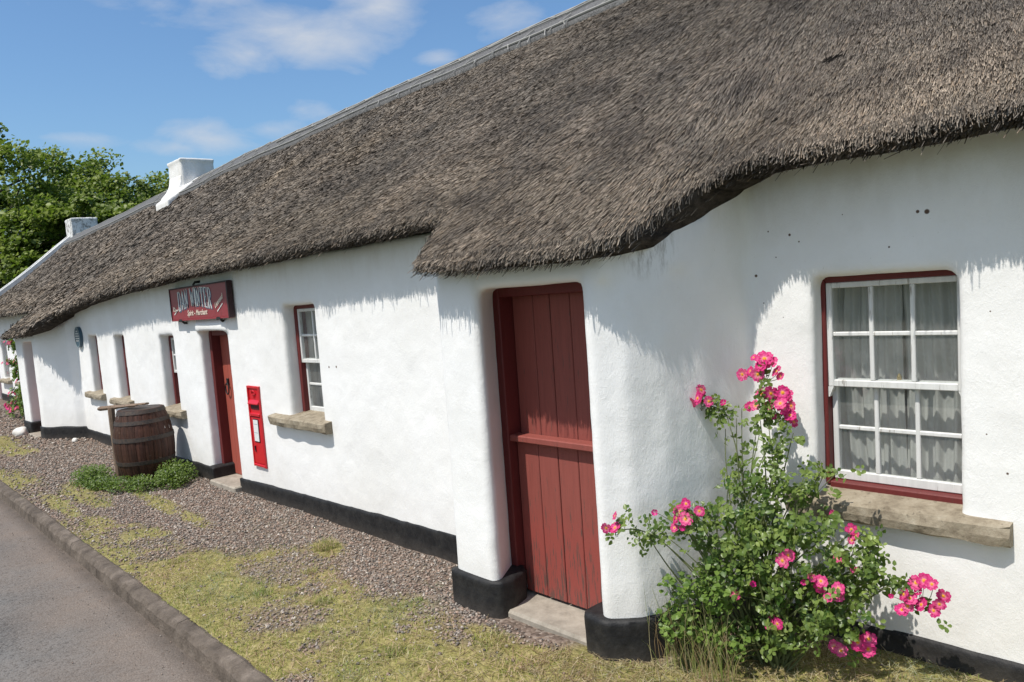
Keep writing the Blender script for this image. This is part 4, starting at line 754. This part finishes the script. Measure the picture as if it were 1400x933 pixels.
def leaves_np(P, N, size, name, mat, parent, col, aspect=.6, fold=.25, droop=None, label=None):
    """pointed folded leaves at P, facing N, random heading"""
    n = len(P); N = N/(np.linalg.norm(N, axis=1)[:,None]+1e-9); r = RNG.normal(size=(n,3)); 
    if droop is not None: r = r*.8 + droop
    d = r - N*np.sum(r*N, 1)[:,None]; d /= np.linalg.norm(d, axis=1)[:,None]+1e-9; s = np.cross(d, N); L = size[:,None]; w = L*aspect/2
    base = P - d*L*.5; tip = P + d*L*.5 - N*L*.12; l1 = P - d*L*.18 + s*w + N*L*fold*.3; r1 = P - d*L*.18 - s*w + N*L*fold*.3; l2 = P + d*L*.2 + s*w*.8 + N*L*fold*.2; r2 = P + d*L*.2 - s*w*.8 + N*L*fold*.2; mid = P + 0*d; m2 = P + d*L*.2
    V = np.stack([base, l1, l2, tip, r2, r1, mid], 1)
    F0 = np.array([(0,6,1,1),(6,2,1,1),(6,3,2,2),(6,4,3,3),(6,5,4,4),(6,0,5,5)])[:, :3]
    F = (F0[None] + (np.arange(n)*7)[:,None,None]).reshape(-1,3); C = np.repeat(np.repeat(col[:,None], 3, 1)[:,None], 7, 1).reshape(-1,3)
    o = np_mesh(name, V.reshape(-1,3), F, mat, parent, C, False, shear=False); return o
def sphere_pts(n, c, rx, ry, rz, shell=.45):
    v = RNG.normal(size=(n,3)); v /= np.linalg.norm(v, axis=1)[:,None]; r = (shell + (1-shell)*RNG.random(n))**.7; return np.array(c) + v*r[:,None]*np.array([rx, ry, rz]), v
def wall_y(x): return np.interp(x, WX, WY)
def curve(a, b, bend, n=7):
    a, b, bend = Vector(a), Vector(b), Vector(bend); return [a.lerp(b, i/n) + bend*(4*(i/n)*(1-i/n)) for i in range(n+1)]
def rose_bush(name, base, blobs, clusters, label, nleaf, lsize, scale=1., fsizes=True, group='climbing rose bushes against the cottage wall'):
    root = bpy.data.objects.new(name, None); root.location = base; link(root); tag(root, label, 'rose bush')
    root.empty_display_size = .1
    B = Vector(base); st = MB(); st.raw = True; P = []; N = []
    tot = sum(b[3]*b[4] for b in blobs)
    tips = []
    for (x, y, z, rx, rz) in blobs:
        c = Vector((x, y, z)); 
        for k in range(4):
            q = c + Vector((random.uniform(-.7,.7)*rx, random.uniform(-.06,.06), random.uniform(-.6,.8)*rz)); bs = B + Vector((random.uniform(-.13,.13), random.uniform(-.08,.04), -.03)); ln = (q-bs).length
            pts = curve(bs, q, (random.uniform(-.08,.08)*ln, -.05*random.random()*ln, .06*ln)); st.tube(pts, .0065*scale*random.uniform(.7,1.5), .002*scale, 5, 0, False)
            for p in pts[3:]:
                m = int(3); P += [tuple(p + Vector((random.gauss(0,.03), random.gauss(0,.03), random.gauss(0,.03)))*scale) for _ in range(m)]
        n = int(nleaf*rx*rz/tot); pp, vv = sphere_pts(n, (x, y, z), rx, min(.20, (rx+rz)*.5), rz, .35); P += [tuple(q) for q in pp]
    P = np.array(P); k = P[:,1] < wall_y(P[:,0]) - .02; P = P[k]; P = P[P[:,2] > G*P[:,0] + .04]
    # break the mass into sprays: drop leaves where the noise is low
    nv = np.array([noise.noise(Vector(p)*9/scale) + .5*noise.noise(Vector(p)*22/scale) for p in P]); dist = np.array([min(((p[0]-b[0])/b[3])**2 + ((p[2]-b[2])/b[4])**2 for b in blobs) for p in P]); keep = nv > -.16 + .32*np.clip(dist, 0, 2); P = P[keep]; nv = nv[keep]
    # compound leaf: five leaflets about each point
    PP = []; NN = []; CC = []
    for p, q in zip(P, nv):
        nd = Vector((random.gauss(0,.6), -1+random.gauss(0,.5), .75+random.gauss(0,.5))).normalized(); ax = Vector((random.gauss(0,1), random.gauss(0,.4), random.gauss(-.3,.6))); ax = (ax - nd*ax.dot(nd)).normalized(); sd = nd.cross(ax); c = min(1, max(0, .32 + q*.5 + random.gauss(0,.17)))
        s_ = lsize*random.uniform(.7, 1.15)
        for u, v in ((.0, 0), (-.75, .5), (-.75, -.5), (-1.5, .45), (-1.5, -.45)):
            if random.random() < .12: continue
            PP.append(Vector(p) + (ax*u + sd*v)*s_*.95); NN.append(nd + Vector((random.gauss(0,.3), random.gauss(0,.3), random.gauss(0,.3)))); CC.append(c + random.gauss(0,.08))
    PP = np.array(PP); ok = (PP[:,1] < wall_y(PP[:,0]) - .008); PP = PP[ok]; NN = np.array(NN)[ok]; CC = np.clip(np.array(CC)[ok], 0, 1)
    # arms to the flower clusters
    fl = []
    armP = []
    for ci, cl in enumerate(clusters):
        cen = Vector(np.mean([f[:3] for f in cl], axis=0)); near = min(blobs, key=lambda b: (Vector(b[:3])-cen).length); src = Vector(near[:3])
        long_ = (src-cen).length > .10*scale
        if long_: st.tube(curve(src, cen + Vector((0,.02,-.05)), (0, 0, .03)), .0042*scale, .0022*scale, 5, 0, False)
        if long_:
            for q in curve(src, cen, (0,0,.03), 12)[1:-1]: armP.append(q + Vector((random.gauss(0,.015), -.01, random.gauss(0,.02))))
        for (x, y, z, r) in cl:
            f = Vector((x, y, z)); s0 = cen + (f-cen)*.15 + Vector((0,.03,-.07))*scale; st.tube(curve(s0, f + Vector((0,.012,-.006)), (random.uniform(-.01,.01), .01, 0), 4), .0018*scale, .0013*scale, 4, 0, False); fl.append((f, r))
        for _ in range(3 if long_ else 1):
            armP.append(cen + Vector((random.gauss(0,.05), .03, random.gauss(-.06,.03)))*scale if False else cen + Vector((random.gauss(0,.05)*scale, .03, (-.07+random.gauss(0,.03))*scale)))
    aP = []; aN = []
    for q in armP:
        nd = Vector((random.gauss(0,.5), -1, .6+random.gauss(0,.4))).normalized(); ax = Vector((random.gauss(0,1), 0, random.gauss(-.5,.6))).normalized(); sd = nd.cross(ax)
        for u, v in ((.0, 0), (-.75, .5), (-.75, -.5), (-1.5, .45), (-1.5, -.45)): aP.append(q + (ax*u + sd*v)*lsize*.95); aN.append(nd + Vector((random.gauss(0,.3), random.gauss(0,.3), random.gauss(0,.3))))
    if aP: PP = np.concatenate([PP, np.array(aP)]); NN = np.concatenate([NN, np.array(aN)]); CC = np.concatenate([CC, np.clip(RNG.normal(.35,.2,len(aP)), 0, 1)])
    st.build('stem', M['stem'], root)
    leaves_np(PP, NN, lsize*RNG.uniform(.7, 1.2, len(PP)), 'leaves', M['rose_leaf'], root, CC, .68, .35)
    for f, r in fl: blossom(f, r, root)
    return root
def blossom(c, r, root):
    nd = Vector((random.gauss(.1,.35), -1, .45+random.gauss(0,.35))).normalized(); a = nd.cross(Vector((0,0,1))).normalized(); b_ = a.cross(nd); mb = MB(); mb.raw = True
    hue = random.random(); edge = (.56+.16*hue, .010+.022*hue, .15+.12*hue); inner = (.76, .08+.20*hue, .32)
    small = r < .02
    rings = ((5, 1., .25, 0.), (5, .72, .55, .6)) if not small else ((5, .9, 1.3, 0.),)
    for n, rr, cup, off in rings:
        for k in range(n):
            t0 = off + 2*math.pi*k/n + random.uniform(-.1,.1); w = .62; R_ = r*rr*random.uniform(.88,1.1); P = lambda q, s, h: tuple(c + (a*math.cos(t0+q) + b_*math.sin(t0+q))*s*R_ + nd*(h*R_))
            z = cup*.45; wv = random.uniform(-.08,.08)
            vs = [P(0,.05,0), P(-w*.8,.5,z*.4), P(0,.5,z*.28), P(w*.8,.5,z*.4), P(-w,.88,z+wv), P(-w*.35,1.06,z*.85-wv), P(0,.95,z*.8), P(w*.35,1.06,z*.9+wv), P(w,.88,z-wv)]
            b0 = len(mb.v); mb.add(vs, [(0,2,1),(0,3,2),(1,2,5,4),(2,6,5),(2,7,6),(2,3,8,7)]); mb.c[b0] = (.85,.62,.35) if not small else edge
            for i in (1,2,3): mb.c[b0+i] = inner if not small else edge
            for i in range(4,9): mb.c[b0+i] = edge
    if not small:
        n = 8; vs = [tuple(c + nd*r*.16)] + [tuple(c + (a*math.cos(6.283*k/n) + b_*math.sin(6.283*k/n))*r*.20 + nd*r*.10) for k in range(n)]; b0 = len(mb.v)
        mb.add(vs, [(0, 1+k, 1+(k+1)%n) for k in range(n)], 0); 
        for i in range(b0, len(mb.v)): mb.c[i] = (.80,.40,.03)
    mb.build('flower', M['petal'], root, colors=True)
fl2 = [[tuple(f) for f in g] for g in FL]
rose = rose_bush('rose_bush', (-1.98, 3.38, G*-1.98), [(b[0], b[1], b[2], b[3]*.90, b[4]*.90) for b in BL], fl2, 'tall rose bush with pink flowers between the near porch and the twelve pane window', 960, .030)
# far rose: same kind, looser
fr_bl = []; fr_cl = []
for x, y, h, rx, rz in ((-19.2, 3.25, .55, .45, .45), (-19.3, 3.2, 1.0, .35, .35), (-19.2, 3.25, .25, .6, .25), (-18.9, 3.2, 1.35, .25, .2)): fr_bl.append((x, y, h+G*x, rx, rz))
for i in range(14):
    x = random.uniform(-19.75,-18.7); h = random.choice([.3,.4,.6,.9,1.1,1.3,1.55,1.7]); fr_cl.append([(x+random.uniform(-.06,.06), 3.0+random.uniform(-.1,.1), h+G*x+random.uniform(-.05,.05), random.uniform(.028,.045)) for _ in range(3)])
for i in range(3): x = -20.6+.3*i; fr_cl.append([(x+random.uniform(-.1,.1), 3.0, .22+G*x+random.uniform(-.05,.06), .055) for _ in range(4)])
rose_bush('rose_bush', (-19.2, 3.3, G*-19.2), fr_bl, fr_cl, 'distant rose bush with small pink flowers beyond the far porch', 700, .07, 1.6)
# light green leafy weed mixed in below the roses, with seeding grasses
def weed(name, base, blobs, n, ls, mat, label, cat, grass_n=0, asp=.85):
    root = bpy.data.objects.new(name, None); root.location = base; link(root); tag(root, label, cat); P = []; tot = sum(b[3]*b[4] for b in blobs); st = MB(); st.raw = True
    for (x, y, z, rx, rz) in blobs:
        pp, vv = sphere_pts(int(n*rx*rz/tot), (x, y, z), rx, min(rx, .14 if rx < .3 else rx*.6), rz, .3); P.append(pp)
        for k in range(6):
            q = Vector((x,y,z)) + Vector((random.uniform(-.7,.7)*rx, random.uniform(-.05,.05), random.uniform(-.2,.8)*rz)); bs = Vector((x*.6+base[0]*.4, y*.6+base[1]*.4, G*x-.02)) + Vector((random.uniform(-.05,.05), 0, 0)); st.tube(curve(bs, q, (random.uniform(-.02,.02), 0, .02)), .002, .0012, 4, 0, False)
    P = np.concatenate(P); P = P[(P[:,1] < wall_y(P[:,0]) - .01) & (P[:,2] > G*P[:,0] + .012)]; nv = np.array([noise.noise(Vector(p)*14) for p in P]); P = P[nv > -.25]; nv = nv[nv > -.25]
    N = np.stack([RNG.normal(0,.5,len(P)), -.5+RNG.normal(0,.4,len(P)), .9+RNG.normal(0,.3,len(P))], 1)
    st.build('stem', M['stem'], root); leaves_np(P, N, ls*RNG.uniform(.6,1.3,len(P)), 'leaves', M[mat], root, np.clip(.45+.6*nv+RNG.normal(0,.2,len(P)), 0, 1), asp, .3)
    if grass_n:
        g = MB(); g.raw = True
        for i in range(grass_n):
            x = base[0]+random.uniform(-.26,.22); y = base[1]+random.uniform(-.12,.06); L = random.uniform(.18,.52); a = random.uniform(-1,1); z0 = G*x; col = random.choice([(.33,.36,.12),(.42,.38,.18),(.25,.32,.08),(.48,.42,.24),(.36,.25,.13)]); w = .0022
            pts = [Vector((x + a*L*.55*t_*t_, y - .16*L*t_, z0 + L*(t_ - .38*t_*t_*abs(a)))) for t_ in (0,.25,.5,.75,1)]; vs = []
            for i_, p in enumerate(pts): ww = w*(1-.8*i_/4); vs += [tuple(p+Vector((ww,0,0))), tuple(p-Vector((ww,0,0)))]
            g.add(vs, [(2*k, 2*k+1, 2*k+3, 2*k+2) for k in range(4)], 0, col)
        g.build('grass_stalks', M['blade'], root, colors=True)
    return root
weed('leafy_weed', (-2.16, 3.08, G*-2.16), [tuple(b) for b in WL], 900, .030, 'weed_leaf', 'pale green weed with long bent grass stalks at the foot of the tall rose bush', 'weed', 150)
def clump(cx, cy, rx, ry, rz, n, label, nd, extra=()):
    z = G*cx; bl = [(cx, cy, z+rz*.35, rx, rz)] + [(x, y, G*x+h*.35, r, h) for x, y, r, h in extra]
    root = weed('weed_clump', (cx, cy, z), bl, n, .026, 'clover_leaf', label, 'weed clump', 0, .7)
    for i in range(nd):
        b = random.choice(bl); x = b[0]+random.uniform(-.8,.8)*b[3]; y = b[1]+random.uniform(-.6,.2)*b[3]*.5; zz = b[2]+b[4]*random.uniform(.5,1.05); m = MB(); m.raw = True; r = .017; vs = [(x, y, zz+.004)]
        for k in range(10): a = 6.283*k/10; q = r if k % 2 else r*.75; vs.append((x+q*math.cos(a), y-.4*q*math.sin(a), zz+q*math.sin(a)*.9))
        m.add(vs, [(0, 1+k, 1+(k+1)%10) for k in range(10)]); f = m.build('flower', M['daisy_white'], root)
clump(-10.5, 2.33, .42, .3, .17, 5200, 'low green weed clump at the road side of the barrel', 5, ((-10.15, 2.33, .34, .10), (-10.85, 2.42, .22, .08)))
clump(-9.50, 3.0, .38, .28, .20, 8500, 'taller green weed clump with small white flowers between the barrel and the shop door', 22, ((-9.75, 2.45, .32, .11), (-9.25, 2.85, .30, .18), (-10.0, 2.33, .25, .09), (-9.45, 2.6, .30, .13)))

# ------------------------------------------------------------------ trees beyond the cottage
def tree(x, y, r, hgt, label, n, seed, lean=0., mt='tree_leaf'):
    rng = random.Random(seed); z0 = G*x; root = bpy.data.objects.new('leafy_tree', None); root.location = (x, y, z0); link(root); tag(root, label, 'tree', 'trees beyond the far gable')
    tr = MB(); tr.raw = True; top = Vector((x+lean, y, z0+hgt*.8)); b0 = Vector((x, y, z0-.4)); tr.tube(curve(b0, top, (rng.uniform(-.4,.4), .2, 0), 9), .34, .07, 9); t_o = None
    cl = []; cz = z0 + hgt*.56
    for i in range(int(n)):
        v = Vector((rng.gauss(0,1), rng.gauss(0,1), rng.gauss(.25,1))).normalized(); k = rng.uniform(.45, 1)**.6; nz = 1 + .38*noise.noise(v*1.7 + Vector((seed,0,0))); c = Vector((x, y, cz)) + Vector((v.x*r, v.y*r, v.z*hgt*.42))*k*nz
        if c.z < z0+1.0: continue
        cl.append((c, rng.uniform(.55, 1.15)*r/5.2))
        if i % 3 == 0: s = b0.lerp(top, rng.uniform(.35,.9)); tr.tube(curve(s, c, (0,0,.4), 5), .09, .02, 5, 0, False)
    tr.build('trunk', M['bark'], root); P = []; C = []
    for c, rr in cl:
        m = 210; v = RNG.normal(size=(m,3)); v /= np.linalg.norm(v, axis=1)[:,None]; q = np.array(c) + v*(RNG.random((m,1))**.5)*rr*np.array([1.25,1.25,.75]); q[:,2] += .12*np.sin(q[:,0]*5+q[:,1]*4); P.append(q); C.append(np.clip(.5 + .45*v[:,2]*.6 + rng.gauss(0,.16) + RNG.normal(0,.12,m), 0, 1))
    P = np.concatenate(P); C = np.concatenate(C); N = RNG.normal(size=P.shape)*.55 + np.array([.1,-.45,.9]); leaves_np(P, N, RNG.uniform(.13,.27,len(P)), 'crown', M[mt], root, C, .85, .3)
tree(-46, 6.5, 5.2, 11.5, 'tallest leafy tree, at the left edge, behind the far gable', 150, 3)
tree(-52, 14.5, 5.0, 11.8, 'rounded leafy tree rising between the two chimneys', 135, 8)
tree(-60, 21.5, 5.2, 12.2, 'leafy tree just left of the clean white chimney, farthest back', 120, 12)
tree(-40, 9.5, 3.6, 8.2, 'lower pale green tree directly behind the streaked chimney', 95, 17)
tree(-58, 5.0, 4.5, 9.0, 'dark low tree beyond the street at the far left', 80, 23)

# ------------------------------------------------------------------ sky, sun, camera
w = bpy.data.worlds.new('World'); SC.world = w; w.use_nodes = True; nt = w.node_tree; bg = nt.nodes['Background']; bg.inputs[1].default_value = .115
sun_to = Vector((-.07, -1, 1.80)).normalized(); el = math.asin(sun_to.z); rot = math.atan2(sun_to.x, sun_to.y)
sky = nt.nodes.new('ShaderNodeTexSky'); sky.sky_type = 'NISHITA'; sky.sun_disc = False; sky.sun_elevation = el; sky.sun_rotation = rot; sky.air_density = 1.15; sky.dust_density = 1.3; sky.ozone_density = 2.2; sky.altitude = 50
def wn(t, **k):
    n = nt.nodes.new(t)
    for a, v in k.items(): setattr(n, a, v)
    return n
def wput(s, v):
    if isinstance(v, bpy.types.NodeSocket): nt.links.new(v, s)
    else: s.default_value = v
def wm(op, a, b=0., clamp=False):
    m = wn('ShaderNodeMath', operation=op); m.use_clamp = clamp; wput(m.inputs[0], a); wput(m.inputs[1], b); return m.outputs[0]
tc = wn('ShaderNodeTexCoord').outputs['Generated']
nz = wn('ShaderNodeTexNoise'); mp = wn('ShaderNodeMapping'); nt.links.new(tc, mp.inputs[0]); mp.inputs['Scale'].default_value = (1,1,2.6); nt.links.new(mp.outputs[0], nz.inputs[0]); nz.inputs['Scale'].default_value = 9; nz.inputs['Detail'].default_value = 9; nz.inputs['Roughness'].default_value = .58; nz.inputs['Distortion'].default_value = .3
tot = None
CL = [(-.837,.465,.288,.085,.030,1.1),(-.784,.535,.318,.060,.026,1.1),(-.872,.407,.270,.05,.022,.9),(-.912,.37,.176,.055,.017,1.0),(-.928,.333,.168,.045,.014,.8),(-.885,.43,.186,.05,.014,.7),(-.954,.24,.176,.06,.012,.6),(-.85,.483,.208,.040,.014,.75),(-.699,.649,.30,.045,.022,.75),(-.76,.598,.262,.03,.012,.9),(-.90,.307,.315,.10,.018,.45),(-.869,.37,.325,.09,.012,.5),(-.99,.13,.03,.12,.05,1.1),(.3,-.8,.4,.7,.25,1.4),(-.3,-.9,.25,.6,.2,1.4),(-.5,-.7,.6,.6,.2,1.2),(.8,-.4,.4,.6,.2,1.2)]  # the wide clouds behind the camera are unseen, added to brighten shaded walls
for x, y, z, rw, rh, amp in CL:
    sub = wn('ShaderNodeVectorMath', operation='SUBTRACT'); nt.links.new(tc, sub.inputs[0]); sub.inputs[1].default_value = (x, y, z)
    mul = wn('ShaderNodeVectorMath', operation='MULTIPLY'); nt.links.new(sub.outputs[0], mul.inputs[0]); mul.inputs[1].default_value = (1/rw, 1/rw, 1/rh)
    ln = wn('ShaderNodeVectorMath', operation='LENGTH'); nt.links.new(mul.outputs[0], ln.inputs[0]); v = wm('MULTIPLY', wm('SUBTRACT', 1.0, wm('MULTIPLY', ln.outputs['Value'], .55), True), amp)
    tot = v if tot is None else wm('MAXIMUM', tot, v)
dens = wm('MULTIPLY', wm('SUBTRACT', wm('ADD', tot, wm('MULTIPLY', wm('SUBTRACT', nz.outputs['Fac'], .5), 1.5)), .30), 1.35, True)
dens = wm('MULTIPLY', dens, .80)
mx = wn('ShaderNodeMix', data_type='RGBA'); nt.links.new(dens, mx.inputs[0]); mx.inputs[7].default_value = (5.6, 5.9, 6.4, 1)
ml = wn('ShaderNodeMix', data_type='RGBA', blend_type='MULTIPLY'); ml.inputs[0].default_value = 1; nt.links.new(sky.outputs[0], ml.inputs[6]); ml.inputs[7].default_value = (.84, 1.07, 1.27, 1)
nt.links.new(ml.outputs[2], mx.inputs[6]); nt.links.new(mx.outputs[2], bg.inputs[0])
ld = bpy.data.lights.new('sun', 'SUN'); ld.energy = 4.9; ld.angle = math.radians(.53); ld.color = (1, .945, .865)
so = bpy.data.objects.new('sun', ld); link(so); so.rotation_euler = sun_to.to_track_quat('Z', 'Y').to_euler()
cd = bpy.data.cameras.new('camera'); cam = bpy.data.objects.new('camera', cd); link(cam)
R_ = ((0.672955, 0.02214, -0.739352), (0.736428, -0.113726, 0.666888), (-0.069318, -0.993265, -0.092837))
mat = Matrix(((R_[0][0], -R_[0][1], -R_[0][2], 0), (R_[1][0], -R_[1][1], -R_[1][2], 0), (R_[2][0], -R_[2][1], -R_[2][2], 2.0), (0, 0, 0, 1))); cam.matrix_world = mat
cd.sensor_width = 36; cd.lens = 27.0; cd.clip_start = .05; cd.clip_end = 3000; SC.camera = cam
SC.view_settings.view_transform = 'Standard'; SC.view_settings.look = 'None'; SC.view_settings.exposure = 0
SC.render.engine = 'CYCLES'; SC.cycles.use_denoising = True; SC.cycles.max_bounces = 7; SC.cycles.transparent_max_bounces = 8
